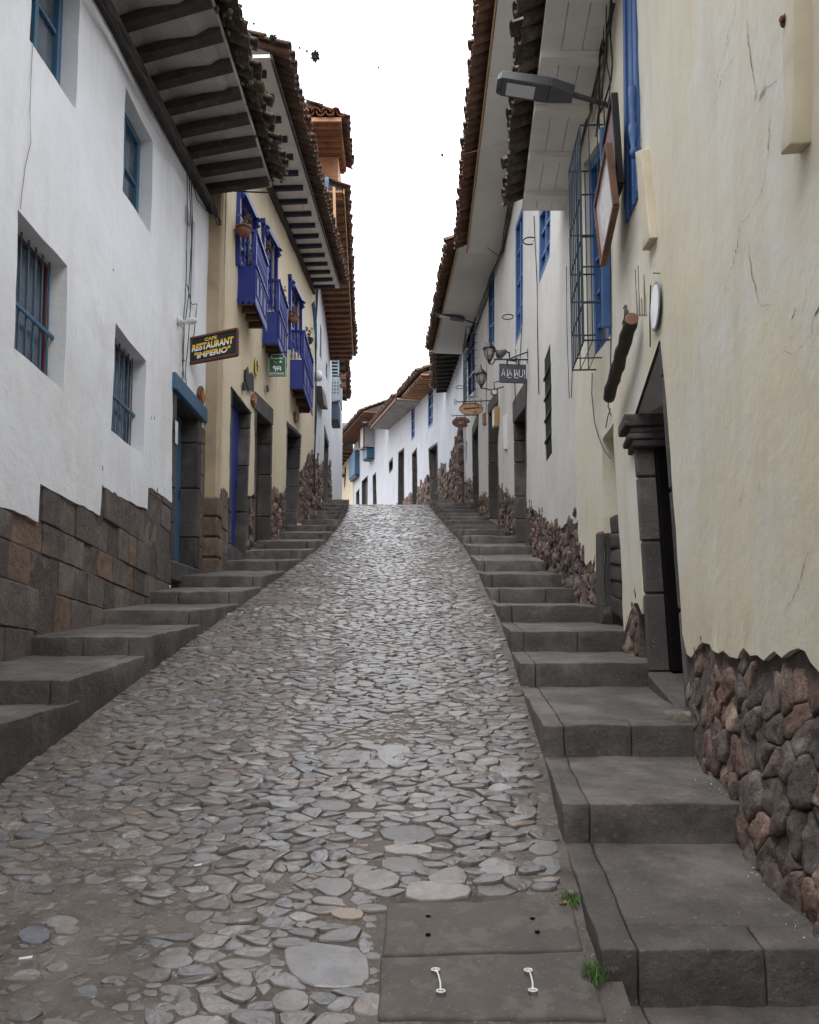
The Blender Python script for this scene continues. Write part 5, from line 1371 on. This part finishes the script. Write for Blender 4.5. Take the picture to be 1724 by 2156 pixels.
def oval_sign(cx, cy, rx, ry, Y, m, label, palette=False):
    G = lambda x, y: atY(x, y, Y); ts = thing('oval_sign', G(cx,cy+ry), label, 'sign')
    pts = []
    for k in range(40):
        a = k/40*6.283; x = cx+rx*math.cos(a); y = cy+ry*math.sin(a)
        if palette:
            if .05 < a < .62: x = cx+rx*(.45+.2*math.sin(a*5)); y = cy+ry*(.2+.35*math.sin(a))
        pts.append((x, y))
    mb = MB(); mb.poly([G(*p) for p in pts], .03, (0,1,0)); mb.build('board', M[m], ts)
    if not palette:
        mb = MB(); mb.tube([G(cx+(x-cx)*1.0, cy+(y-cy)*1.0) for x, y in pts], .012, 5, closed=True); mb.build('rim', M['woodb'], ts)
    return ts, G
ts, G = oval_sign(992, 860.5, 24.5, 12.3, 19.5, 'oak', 'light brown oval wooden sign with dark italic lettering, above the palette sign')
e1 = (G(1000,860)-G(980,861.5)).normalized(); pxm = 19.5/1800
text('ginabahtel', G(975,863)+Vector((0,-.004,0)), e1, (0,0,1), pxm*29, pxm*6, M['signk'], ts, bold=.02, shear=.3)
text('Art', G(996,869.5)+Vector((0,-.004,0)), e1, (0,0,1), pxm*8, pxm*4.5, M['woodd'], ts, bold=.02, shear=.3)
text('Bar', G(1004,858)+Vector((0,-.004,0)), Vector((.9,0,-.35)), (0,0,1), pxm*8, pxm*4.5, M['woodd'], ts, bold=.01, shear=.3)
mb = MB(); mb.tube([G(961,846), G(1021,843.5)], .012); 
for x in (975,1001): mb.tube([G(x,845), G(x,851)], .012)
for x, s_ in ((959,1),(1014,-1)):
    for dy in (-3,3): mb.tube([G(x+2.5*math.cos(k*.6), 845.5+dy+2.5*math.sin(k*.6)) for k in range(9)], .007, 5)
a = RB.pos(RB.uY(19.5), G(1020,843).z, 0, False); mb.tube([G(1019,843.5), a], .012); mb.build('bracket', M['iron'], ts)
ts, G = oval_sign(970.5, 888.5, 19, 11.3, 22.5, 'maroon', 'dark red palette-shaped hanging sign reading CONTEMPORARY ART', True)
pxm = 22.5/1800
text('ART', G(964,893)+Vector((0,-.004,0)), (1,0,.1), (0,0,1), pxm*13, pxm*6, M['oak'], ts, bold=.02)
for i, ch in enumerate('CONTEMPORARY'):
    f = i/11; an = math.pi*(.93-.80*f); x = 969.5+15.2*math.cos(an); y = 889.5-8.0*math.sin(an); tx = Vector((math.sin(an)*1.0, 0, -math.cos(an)*.55))
    text(ch, G(x, y)+Vector((0,-.004,0)), tx, Vector((-tx.z,0,tx.x)), pxm*2.4, pxm*2.9, M['oak'], ts, bold=.02, name='lettering')
mb = MB(); mb.tube([G(953,877), G(957,874.5), G(985,874)], .010); mb.tube([G(953+2*math.cos(k*.6), 873+2*math.sin(k*.6)) for k in range(9)], .007, 5)
for x in (961,977): mb.tube([G(x,875), G(x,881)], .011)
a = RB.pos(RB.uY(22.5), G(985,874).z, 0, False); mb.tube([G(985,874), a], .010); mb.build('bracket', M['iron'], ts)
# lanterns
def lantern(G0, s, label, wall_pt=None, hang=True, group='wrought iron lanterns of the old white house'):
    t = thing('lantern', G0, label, 'lantern', group)
    c = G0
    mb = MB(); mb.lathe(c, [(.01,-.05*s),(.03*s,0),(.05*s,.05*s)], 8); mb.lathe(c+Vector((0,0,.30*s)), [(.15*s,0),(.14*s,.03*s),(.09*s,.09*s),(.05*s,.13*s),(.02*s,.17*s),(.01*s,.25*s)], 8)
    for k in range(6):
        a = k*1.047; u = Vector((math.cos(a), math.sin(a), 0)); mb.tube([c+u*.05*s+Vector((0,0,.05*s)), c+u*.10*s+Vector((0,0,.14*s)), c+u*.125*s+Vector((0,0,.30*s))], .008*s, 4)
    if wall_pt is not None: mb.tube([c+Vector((0,0,-.03*s)), lerp(c, wall_pt, .5)+Vector((0,0,-.08*s)), wall_pt], .012)
    mb.build('frame', M['iron'], t)
    mb = MB(); mb.lathe(c+Vector((0,0,.05*s)), [(.04*s,0),(.09*s,.09*s),(.115*s,.24*s)], 6); mb.build('lantern_glass', M['lantern'], t)
    return t
Y = 17.0; c = atY(1013, 814, Y); lantern(c, .85, 'dark pointed wall lantern between the far caged window and the A LA LAU! sign', RB.pos(RB.uY(Y), c.z, 0, False))
Y = 14.9; c = atY(1030, 762, Y); lantern(c, .8, 'larger pale hanging lantern left of the A LA LAU! sign', atY(1042,758,Y))
Y = 14.9; lt = thing('spotlight', atY(1050,746,Y), 'small tilted spotlight on a pipe between the pale lantern and the sign', 'spotlight'); mb = MB(); c = atY(1046,750,Y); mb.lathe(c, [(.05,0),(.09,.02),(.06,.14),(.03,.2)], 10, axis=(.8,0,.5)); mb.build('lamp_head', M['lamp'], lt)
mb = MB(); G = lambda x, y: atY(x, y, 14.9); mb.tube([G(1031,738), G(1060,739), G(1072,742), G(1073,758), RB.pos(RB.uY(14.9), G(1073,760).z, 0, False)], .016); mb.tube([G(1055,741), G(1050,748)], .01); mb.build('pipe_arm', M['iron'], lt)
mb = MB(); c = atY(1045,822,14.9); 
tag_ = thing('bracket_lamp', atY(1040,828,15.5), 'round dark floodlight on a thin arm above the middle stone doorway', 'lamp'); mb.lathe(atY(1041,824.5,15.5), [(.07,0),(.075,.03),(.05,.1)], 14, axis=(0,1,0)); mb.build('lamp_head', M['lamp'], tag_)
mb = MB(); mb.lathe(atY(1041,824.5,15.5)+Vector((0,-.004,0)), [(.045,0),(.045,.003)], 14, axis=(0,1,0)); mb.build('lens', M['lens'], tag_)
mb = MB(); mb.tube([atY(1041,820,15.5), atY(1040,805,15.4), atY(1075,796,15.2)], .01); mb.tube([atY(1077,792,15.2), atY(1079,803,15.2)], .02); mb.build('arm', M['iron'], tag_)
# rings for flower pots
def ring(cx, cy, r_, Y, W, label):
    c = atY(cx, cy, Y); rr = r_*Y/1800; mb = MB(); mb.tube([c+Vector((rr*math.cos(k*.35), rr*math.sin(k*.35), 0)) for k in range(18)], .010, 5, closed=True)
    a = W.pos(W.uY(Y), c.z, 0, False); mb.tube([c+Vector((rr,0,0)), a], .010); tag(mb.build('pot_ring', M['iron']), label, 'pot ring', 'empty iron pot rings on the right houses')
ring(1115, 507, 15, 12.6, RB, 'empty iron pot ring beside the nearest blue window, highest of the rings')
ring(1069, 667, 12, 15.3, RB, 'empty iron pot ring between the second and third blue window')
ring(968, 815, 9, 24.5, RB, 'empty iron pot ring left of the far caged window')
# white lit panel and framed sign edge-on
q = sortq(quad(RB, [(1061,876),(1068,871),(1069,945),(1063,945)])); mb = MB(); mb.hexa([fr(RB, q, o, s, k) for s in (0,1) for k in (0,1) for o in (0,.03)], .004); tag(mb.build('glossy_board', M['metalw']), 'narrow glossy white panel on the wall between two stone doorways', 'panel')
q = sortq(quad(RB, [(1046,862),(1051,855),(1051,898),(1047,904)])); ob = thing('framed_notice', fr(RB, q, .1, .5, 0), 'white notice in a wooden frame seen edge-on beside the middle doorway', 'notice'); mb = MB(); mb.hexa([fr(RB, q, o, s, k) for s in (0,1) for k in (0,1) for o in (.0,.10)], .01); mb.build('frame', M['oak'], ob); mb = MB(); mb.hexa([fr(RB, q, o, s, k) for s in (.1,.9) for k in (.08,.92) for o in (.10,.115)], .004); mb.build('sheet', M['metalw'], ob)
mb = MB(); q = sortq(quad(RB, [(1019,872),(1023,868),(1024,892),(1020,896)])); mb.hexa([fr(RB, q, o, s, k) for s in (0,1) for k in (0,1) for o in (.0,.05)], .01); tag(mb.build('carved_plaque', M['woodb']), 'dark red plaque left of the middle stone doorway of the old white house', 'plaque')
# street lamps
def street_lamp(Y, head, tail, wall_px, W, label, wd=.2, m=True):
    a, b = atY(*head, Y), atY(*tail, Y); d = (b-a).normalized(); t = thing('street_lamp', b, label, 'street lamp', 'flat street lamps fixed to the house walls')
    sd = Vector((0,1,0)); up = d.cross(sd); up = up if up.z > 0 else -up
    L = (b-a).length; mb = MB()
    def sec(f, w0, h0, h1): p = a+d*L*f; return [p-sd*w0/2+up*h0, p-sd*w0/2+up*h1, p+sd*w0/2+up*h0, p+sd*w0/2+up*h1]
    s0, s1, s2 = sec(0, wd*.75, 0, .05), sec(.06, wd, 0, .075), sec(.68, wd, 0, .085)
    s3 = sec(1, wd*.55, 0, .085)
    for A_, B_ in ((s0, s1), (s1, s2), (s2, s3)): mb.hexa(A_+B_, .006)
    for k in range(5): p = a+d*L*(.35+k*.07)+up*.09; mb.box(p-Vector((.004,wd*.4,.01)), p+Vector((.004,wd*.4,.012)), .002)
    mb.build('lamp_head', M['lamp'], t)
    l = MB(); c = [a+d*L*f+sd*s_*wd*.33-up*.004 for f, s_ in ((.13,-1),(.5,-1),(.5,1),(.13,1))]; l.poly(c, .006, -up); l.build('lamp_lens', M['lens'], t)
    ar = MB(); w_ = W.pos(*W.hit(*wall_px), -.02, False); ar.tube([b-d*.03+up*.04, lerp(b, w_, .5)+up*.02, w_], .022, 8); ar.build('arm', M['lamp'], t)
street_lamp(7.0, (1045,182), (1205,208), (1276,222), RA, 'large dark street lamp with a pale lens, nearest, at the cream house eave', .22)
street_lamp(22.5, (917,663), (977,676), (1004,683), RB, 'second street lamp, over the smooth white eave of the old white house', .24)

# ================================================================== RIGHT, farther houses
RC = Wall([(1.80,27.55),(1.43,33)], 'R', .01)
t = thing('narrow_white_house', (1.6, 30, roadz(30)), 'narrow white house with a dark ragged tile eave and a tall rubble buttress', 'house')
make_wall(RC, [(0, roadz(27)-.5), (RC.L, roadz(33)-.5), (RC.L, 14.0), (0, 13.6)], [], M['white3'], t, .4)
mb = MB(); mb.hexa([(x, y, z) for x in (1.80, 2.4) for y in (27.4, 27.75) for z in (8.8, 13.3)], .02); mb.build('end_wall', M['white3'], t)
bp = [RC.hit(*p) for p in [(984,1080),(985,1000),(975,902),(970,905),(962,935),(955,965),(948,1000),(942,1020),(938,1062),(940,1080)]]
bp = [(min(max(u, .0), RC.L), z) for u, z in bp]
rubble(RC, bp[::-1], t, dx=.22, dz=.22, h=.09, gap=.006, seed=120, off=.04)
roof(t, (1.77,27.6,13.5), (1.47,32.7,13.85), (.85,27.6,13.4), (1.05,32.7,13.8), 'woodd', 'tile', rafters=11, raftm='woodd', raftsz=(.09,.12), over=.12, rows=5, colw=.22, seed=41, ragged=.1)
RD = Wall([(1.45,32.9),(0.0,45.2),(-1.5,58)], 'R', .01)
t = thing('long_white_house', (0, 45, roadz(45)), 'long white house with two mid blue windows beyond the crest of the street', 'house')
def px_of(P): 
    d = Vector(P)-Vector((0,0,EYE)); yy = d.y*_c + d.z*_s; zz = -d.y*_s + d.z*_c; return (CX+F*d.x/yy, CY-F*zz/yy)
def eave_z(W, Y, line):
    u = W.uY(Y); p = W.plan(u)[0]; x = px_of((p.x, p.y, 10))[0]; return W.hit(x, interp(line, x))[1]
EL = [(815,902),(830,888),(941,786)]
dr = []
for i, q in enumerate([[(903,948),(920,936),(923,1060),(908,1070)], [(868,958),(877,946),(879,1070),(869,1075)], [(839,955),(850,946),(851,1085),(838,1085)]]):
    dr.append(doorway(RD, quad(RD, q), .3, t, .12, 'doord', lintel=.12, seed=51+i))
ws = [quad(RD, [(901,815),(912,800),(911,895),(901,904)]), quad(RD, [(865,846),(873,841),(873,921),(866,929)]), quad(RD, [(818,972),(827,961),(827,988),(819,998)])]
zb = lambda Y: roadz(Y)
btm = [(RD.L*k/24, RD.base(RD.L*k/24)+max(.1, 1.7-k*.08)+.25*noise.noise(Vector((k*.9,1,2)))) for k in range(25)]
topE = [(RD.uY(Y), eave_z(RD, Y, EL)+.3) for Y in (58, 52, 46, 40, 36, 33)]; topE[0] = (RD.L, topE[0][1]); topE[-1] = (0, topE[-1][1])
wall_with_doors(RD, btm, topE, dr, [(q, .15, True) for q in ws], M['white3'], t, .5)
for q, m_ in zip(ws, ('blue','blue','doord')): window(RD, q, .1, t, m_, 0, mull=(2,4) if m_ == 'blue' else (1,1), th=.14, pane='glass' if m_ == 'blue' else 'black')
for i, bp in enumerate(basepoly(RD, btm, dr)): rubble(RD, bp, t, dx=.3, dz=.3, h=.09, gap=.006, seed=130+i, off=-.03, top=lambda u: interp(btm, u))
def eave(W, t, Y0, Y1, off, line, soff, tilem, raft, raftm, seed, fascia=None, dz=0, **k):
    a, b = W.uY(Y0), W.uY(Y1); z0, z1 = eave_z(W, Y0, line)+dz, eave_z(W, Y1, line)+dz
    P = [W.pos(u, z, o, False) for u, z, o in ((a, z0, 0), (b, z1, 0), (a, z0, off), (b, z1, off))]
    return roof(t, P[0], P[1], P[2], P[3], soff, tilem, rafters=raft, raftm=raftm, raftsz=(.12,.14), over=.18, rows=6, colw=.26, seed=seed, fascia=fascia, **k)
eave(RD, t, 33.2, 40.5, .95, EL, 'woodo', 'tile', 12, 'woodo', 42, ragged=.06)
eave(RD, t, 40.6, 57.5, 1.15, EL, 'soffitw', 'tile', 22, 'soffitg', 43, ('redb',.28,.06), dz=-.1)
street_lamp(36, (884,790), (904,797), (912,806), RD, 'third street lamp, under the orange pine eave beyond the crest', .3)
mb = MB(); P = [RD.pos(*RD.hit(*p), .06) for p in [(792,1075),(792,1030),(793,1000),(793,985)]]; mb.tube(P, .09, 8); tag(mb.build('drain_pipe', M['metalw']), 'pale vertical pipe on the long white house beyond the crest', 'pipe')
RE = Wall([(-1.5,58.05),(-5.3,80)], 'R', .01)
t = thing('balcony_house', (-3.4, 69, roadz(69)), 'white house with two teal balconies under a wide brown eave, far up the street', 'house')
EL2 = [(742,941),(760,917),(777,894),(815,872)]
dr = [doorway(RE, quad(RE, q), .3, t, .12, 'doord', lintel=.1, seed=61+i) for i, q in enumerate([[(785,1003),(791,996),(793,1075),(786,1078)], [(762,1014),(774,1003),(773,1080),(762,1082)], [(750,1038),(756,1030),(757,1080),(750,1082)]])]
btm = [(RE.L*k/10, RE.base(RE.L*k/10)+.15) for k in range(11)]
topE = [(RE.uY(Y), eave_z(RE, Y, EL2)+.4) for Y in (80, 75, 70, 64, 58.1)]; topE[0] = (RE.L, topE[0][1]); topE[-1] = (0, topE[-1][1])
ws = [quad(RE, [(750,951),(756,941),(756,975),(750,985)])]
wall_with_doors(RE, btm, topE, dr, [(q, .15, True) for q in ws], M['white3'], t, .8)
window(RE, ws[0], .1, t, 'teal', 0, th=.2)
eave(RE, t, 58.2, 79.8, 1.7, EL2, 'woodb', 'tile', 24, 'woodb', 44, ragged=.08)
def box_bal(px, off, lbl):
    q = sortq(quad(RE, px)); mb = MB(); mb.hexa([fr(RE, q, o, s, k) for s in (0,1) for k in (0,1) for o in (0,off)], .03)
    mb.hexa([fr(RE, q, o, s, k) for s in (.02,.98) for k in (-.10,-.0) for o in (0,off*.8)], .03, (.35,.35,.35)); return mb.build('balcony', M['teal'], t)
bo = box_bal([(744,964),(757,947),(757,998),(744,1010)], .45, '')
bo = box_bal([(778,948),(788,944),(788,964),(778,970)], .6, '')
q = sortq(quad(RE, [(778,903),(789,893),(789,943),(778,947)])); mb = MB()
mb.hexa([fr(RE, q, o, s, k) for s in (.1,.9) for k in (.05,1) for o in (.0,.8)], .02); mb.build('enclosed_bay', M['white3'], t)
mb = MB()
for s in (0,1): mb.beam(fr(RE, q, .85, s, 0), fr(RE, q, .85, s, 1), .12, .12, (1,0,0))
mb.beam(fr(RE, q, .85, 0, 0), fr(RE, q, .85, 1, 0), .14, .14); mb.beam(fr(RE, q, .0, 1, 0), fr(RE, q, .85, 1, 0), .12, .12); mb.build('bay_frame', M['woodb'], t)
street_lamp(60, (762,889), (780,887), (790,890), RE, 'farthest street lamp, against the wide brown eave', .45)
RFp = [(-5.35,80.1),(-8.9,92)]
RF = Wall(RFp, 'R', .01)
t = thing('yellow_house', (-7, 86, roadz(86)), 'small pale yellow house closing the view at the far end of the street', 'house')
EL3 = [(690,1018),(695,1011),(740,955),(745,950)]
topE = [(RF.uY(Y), eave_z(RF, Y, EL3)+.3) for Y in (92, 88, 84, 80.2)]; topE[0] = (RF.L, topE[0][1]); topE[-1] = (0, topE[-1][1])
wq = quad(RF, [(725,985),(729,980),(727,1020),(724,1034)])
make_wall(RF, [(0, roadz(80)-1), (RF.L, roadz(90)-1)]+topE, [(wq, .15, True)], M['yellow'], t, .9)
window(RF, wq, .1, t, 'navy', 0, th=.12)
eave(RF, t, 80.3, 91.5, 2.0, EL3, 'woodb', 'tiler', 10, 'woodd', 45)
for i, (x, y) in enumerate([(727,1003),(719,1012)]):
    c = RF.pos(*RF.hit(x, y), .3, False); tt = thing('hanging_plant', c, ['bushy hanging plant beside the dark window of the far yellow house','bushy hanging plant lower left on the far yellow house'][i], 'plant', 'hanging plants on the far yellow house')
    mb = MB(); mb.lathe(c+Vector((0,0,-.1)), [(.15,0),(.22,.25)], 8); mb.build('pot', M['woodd'], tt); l, s = MB(), MB(); plant(l, s, c, .35, .4, 40, 300+i)
    for v in range(0): pass
    l.v = [c+(Vector(p)-c)*1.0 for p in l.v]; l.build('foliage', M['leaf'], tt, recalc=False); s.build('stem', M['bark'], tt)
# houses whose roofs show above
def far_house(px_wall, px_roof, Y, label, tm):
    t = thing('far_house', atY(px_wall[0][0], px_wall[0][1], Y), label, 'house')
    P = [atY(x, y, Y) for x, y in px_wall]; mb = MB(); mb.poly(P, 5, (0,1,0)); mb.build('wall', M['yellow'], t)
    A_, B_, C_, D_ = [atY(x, y, Y+dy) for (x, y), dy in zip(px_roof, (-1.2, -1.2, 4, 4))]   # eave left, eave right, ridge right, ridge left
    r = MB(); n = max(3, int((B_-A_).length/.28))
    for i in range(n):
        for j in range(8):
            p = lerp(lerp(A_, B_, (i+.5)/n), lerp(D_, C_, (i+.5)/n), j/8); q = lerp(lerp(A_, B_, (i+.5)/n), lerp(D_, C_, (i+.5)/n), (j+1.15)/8); k = random.uniform(.6,1.2)
            r.tube([p+Vector((0,0,.04)), q], [.13,.11], 6, (k,k,k))
    r.build('roof', M[tm], t)
far_house([(676,1000),(716,1000),(716,962),(676,962)], [(690,963),(716,958),(722,935),(692,940)], 100, 'far house with red clay roof between the yellow house and the balcony house', 'tiler')
far_house([(700,985),(742,975),(742,925),(712,925)], [(702,948),(738,925),(744,892),(720,892)], 97, 'tall far house end with brown tiled roof left of the wide brown eave', 'tile')
# flag
p = atY(697, 1000, 88); t = thing('flag', p, 'red and white flag on a pole at the end of the street', 'flag')
mb = MB(); mb.tube([p, atY(703,930,88)], .05); mb.build('pole', M['woodg'], t)
for nm, m_, y0, y1 in (('red_stripe','red',943,958),('white_stripe','whitecl',958,970),('red_stripe','red',970,985)):
    mb = MB(); mb.poly([atY(694,y1,88), atY(700.5,y1-2,88.05), atY(702.5,y0-3,88.1), atY(695,y0+2,88.05)], .02, (0,1,0)); mb.build(nm, M[m_], t)
# trees on the hill
for i, (x, y, h) in enumerate([(699,925,8),(706,922,7.5),(690,930,8)]):
    b_ = atY(x, 985, 140); top_ = atY(x, y, 140); t = thing('hill_tree', b_, ['dark tree on the hill just right of the flag','dark tree on the hill, rightmost of the far trees','dark tree on the hill, hidden mostly by the left houses'][i], 'tree', 'dark trees on the hill behind the street')
    mb = MB(); mb.tube([b_-Vector((0,0,2)), top_], [.3,.08], 7); mb.build('trunk', M['bark'], t)
    l = MB(); r_ = random.Random(i); hh = top_.z-b_.z
    for k in range(900):
        f = r_.random(); w_ = 1.1*(1-f*.6)*r_.uniform(.3,1); an = r_.uniform(0,6.28); p = lerp(b_, top_, f)+Vector((math.cos(an)*w_, math.sin(an)*w_, r_.uniform(-.2,.3)))
        a = Vector([r_.uniform(-1,1) for _ in range(3)])*.16; b2 = Vector([r_.uniform(-1,1) for _ in range(3)])*.16; kk = r_.uniform(.5,1.5); l.add([p-a, p-b2, p+a, p+b2], [[0,1,2,3]], (kk,kk,kk))
    l.build('crown', M['treeleaf'], t, recalc=False)
# left bank at the crest, closing the view behind the last steps
mb = MB(); mb.box((-12,36.2,roadz(36)-2), (-3.35,50,roadz(40)+.15), .05); o = mb.build('terrace_bank', M['dirt']); o['kind'] = 'structure'

# ================================================================== overhead wires and air plants
def wire(p, q, d, label, r_=.006):
    mb = MB(); mb.tube(sag(p, q, d, 20), r_, 4); tag(mb.build('overhead_wire', M['cable']), label, 'wire', 'thin wires over the street')
wire(atY(600,30,10.5), atY(1110,160,11.5), .25, 'upper thin wire crossing the sky from roof to roof', .0015)
wire(atY(1075,297,9.5), atY(640,372,14), .12, 'lower thin wire from the cream house eave toward the left eave', .003)
wire(atY(1075,297,9.4), atY(1180,270,9.4), .02, 'short dark wire under the cream house eave', .006)
wire(atY(566,405,11.0), atY(455,398,11.0), .01, 'dark wire at the end of the nearest left eave', .012)
wire(atY(1182,0,7.0), atY(1255,100,7.4), .05, 'black wire crossing the cream house soffit', .008)
wire(atY(985,488,17), atY(1052,540,17), .02, 'thin wire under the step in the white eave', .008)
wire(atY(1046,190,7.0), atY(1092,172,7.5), .02, 'thin feed wire at the tip of the nearest street lamp', .004)
def airplant(x, y, rp, Y, label):
    c = atY(x, y, Y); r_ = rp*Y/1800; mb = MB(); rr = random.Random(int(x)); n = int(170 if rp > 6 else 60)
    for k in range(n):
        d = Vector([rr.gauss(0,1) for _ in range(3)]).normalized()*r_*rr.uniform(.6,1.25); mb.tube([c+d*.05, c+d*.6+Vector((0,0,rr.uniform(-.1,.1)*r_)), c+d], [r_*.16, r_*.10, r_*.03], 4)
    tag(mb.build('air_plant', M['air'], recalc=False), label, 'air plant', 'air plants growing on the wires')
for a in [(534,50,4.5,8.0,'small air plant on the wire nearest the left roof'),(575,82,11,8.0,'round spiky air plant second from the left roof'),(631,101,4,11,'tiny air plant, first of the group of three on the wire'),(646,108,4.5,11,'tiny air plant touching the large one on the wire'),(664,119,12,11,'largest spiky air plant on the wire in mid sky'),(797,142,3.2,11.2,'tiny air plant alone in mid sky'),(931,326,4.5,11,'small air plant on the lower wire near the right roofs')]: airplant(*a)
# grass tufts at the kerb and small litter
def tuft(px, n, h, label):
    c = onroad(*px)+Vector((0,0,.005)); mb = MB(); rr = random.Random(int(px[0]))
    for k in range(n):
        b_ = c+Vector((rr.gauss(0,.016), rr.gauss(0,.035), 0)); d = Vector((rr.gauss(0,.35), rr.gauss(0,.35), 1)).normalized()*h*rr.uniform(.4,1.1); s_ = Vector((rr.uniform(-1,1), rr.uniform(-1,1), 0)).normalized()*.0016
        kk = rr.uniform(.5,1.4); bend = Vector((d.x, d.y, 0))*.6
        mb.add([b_-s_, b_+s_, b_+d*.6+s_*.8, b_+d*.6-s_*.8, b_+d+bend], [[0,1,2,3],[3,2,4]], (kk,kk,kk))
    tag(mb.build('grass_tuft', M['grass'], recalc=False), label, 'grass', 'grass tufts along the right kerb')
tuft((1204,1902), 190, .045, 'small green grass tuft at the kerb beside the farther cover slab')
tuft((1250,2062), 240, .055, 'larger green grass tuft at the kerb beside the cover slab with handles')
mb = MB(); rr = random.Random(2)
for k in range(170):
    f = rr.random(); Y = 2.0+f*2.6; x = rwx(Y)-.10+rr.gauss(0,.03); i = 0
    while i < len(RS)-2 and RS[i+1][0] < Y: i += 1
    (ya, za), (yb, zb_) = RS[i], RS[i+1]; z = EYE + za + ((zb_-.165)-za)*(Y-ya)/(yb-ya) + .004
    if noise.noise(Vector((Y*3,0,0))) < 0: continue
    s_ = rr.uniform(.001,.005); V = [Vector((x,Y,z))+Vector([rr.uniform(-1,1) for _ in range(3)]).normalized()*s_ for _ in range(5)]
    mb.add(V, [[0,1,2],[0,2,3],[0,3,1],[1,2,4],[2,3,4],[1,3,4]])
o = mb.build('plaster_grit', M['scrap'], recalc=False); tag(o, 'white plaster crumbs along the foot of the cream house wall', 'crumbs', kind='stuff')
for (x, y, ln, c_, lb) in ((1190,1919,.02,'terra','reddish cigarette end on the farther cover slab'),(714,1742+0,.0,'scrap',''),(60,2038,.03,'scrap','scrap of white paper on the cobbles at the lower left'),(420,1838,.02,'scrap','tiny white paper scrap in the middle of the cobbles')):
    if not lb: continue
    p = onroad(x, y)+Vector((0,0,.028)); mb = MB(); mb.tube([p-Vector((ln,0,.0)), p+Vector((ln*.3,ln*.2,.003))], [.004,.006], 6); tag(mb.build('litter', M[c_]), lb, 'litter')

# ================================================================== unseen houses behind the photographer, added to block low sky light
def unseen_house(x0, x1, y0, y1, z1, face, label, m, tm):
    zb = roadz(y0)-1
    t = thing('house', ((x0+x1)/2, (y0+y1)/2, roadz((y0+y1)/2)), label, 'house')
    ys_ = [y0, y1]; W = Wall([(face, y0), (face+.001, y1)], 'L' if face < 0 else 'R', .012)
    hs_ = []
    n = int((y1-y0)/3)
    for i in range(n):
        u = 1.2+i*3; z = roadz(y0+u)+3.6; hs_.append([(u, z+1.1), (u+.8, z+1.1), (u+.8, z), (u, z)])
    make_wall(W, [(0, zb), (W.L, zb), (W.L, z1), (0, z1)], [(h, .2, True) for h in hs_], M[m], t, .6)
    for h in hs_: window(W, h, .18, t, 'blue', 0, mull=(2,2), th=.06)
    s = 1 if face < 0 else -1
    roof(t, (face, y0, z1-.1), (face, y1, z1-.1), (face+s*.75, y0, z1-.1), (face+s*.75, y1, z1-.1), 'soffit', tm, rafters=10, over=.15, rows=6, colw=.24, seed=5)
unseen_house(-8, -2.7, -13, .15, 6.6, -2.7, 'unseen white house added behind the photographer on the left to block skylight', 'white', 'tile')
unseen_house(1.1, 6, -13, .25, 6.6, 1.12, 'unseen cream house added behind the photographer on the right to block skylight', 'cream', 'tile')
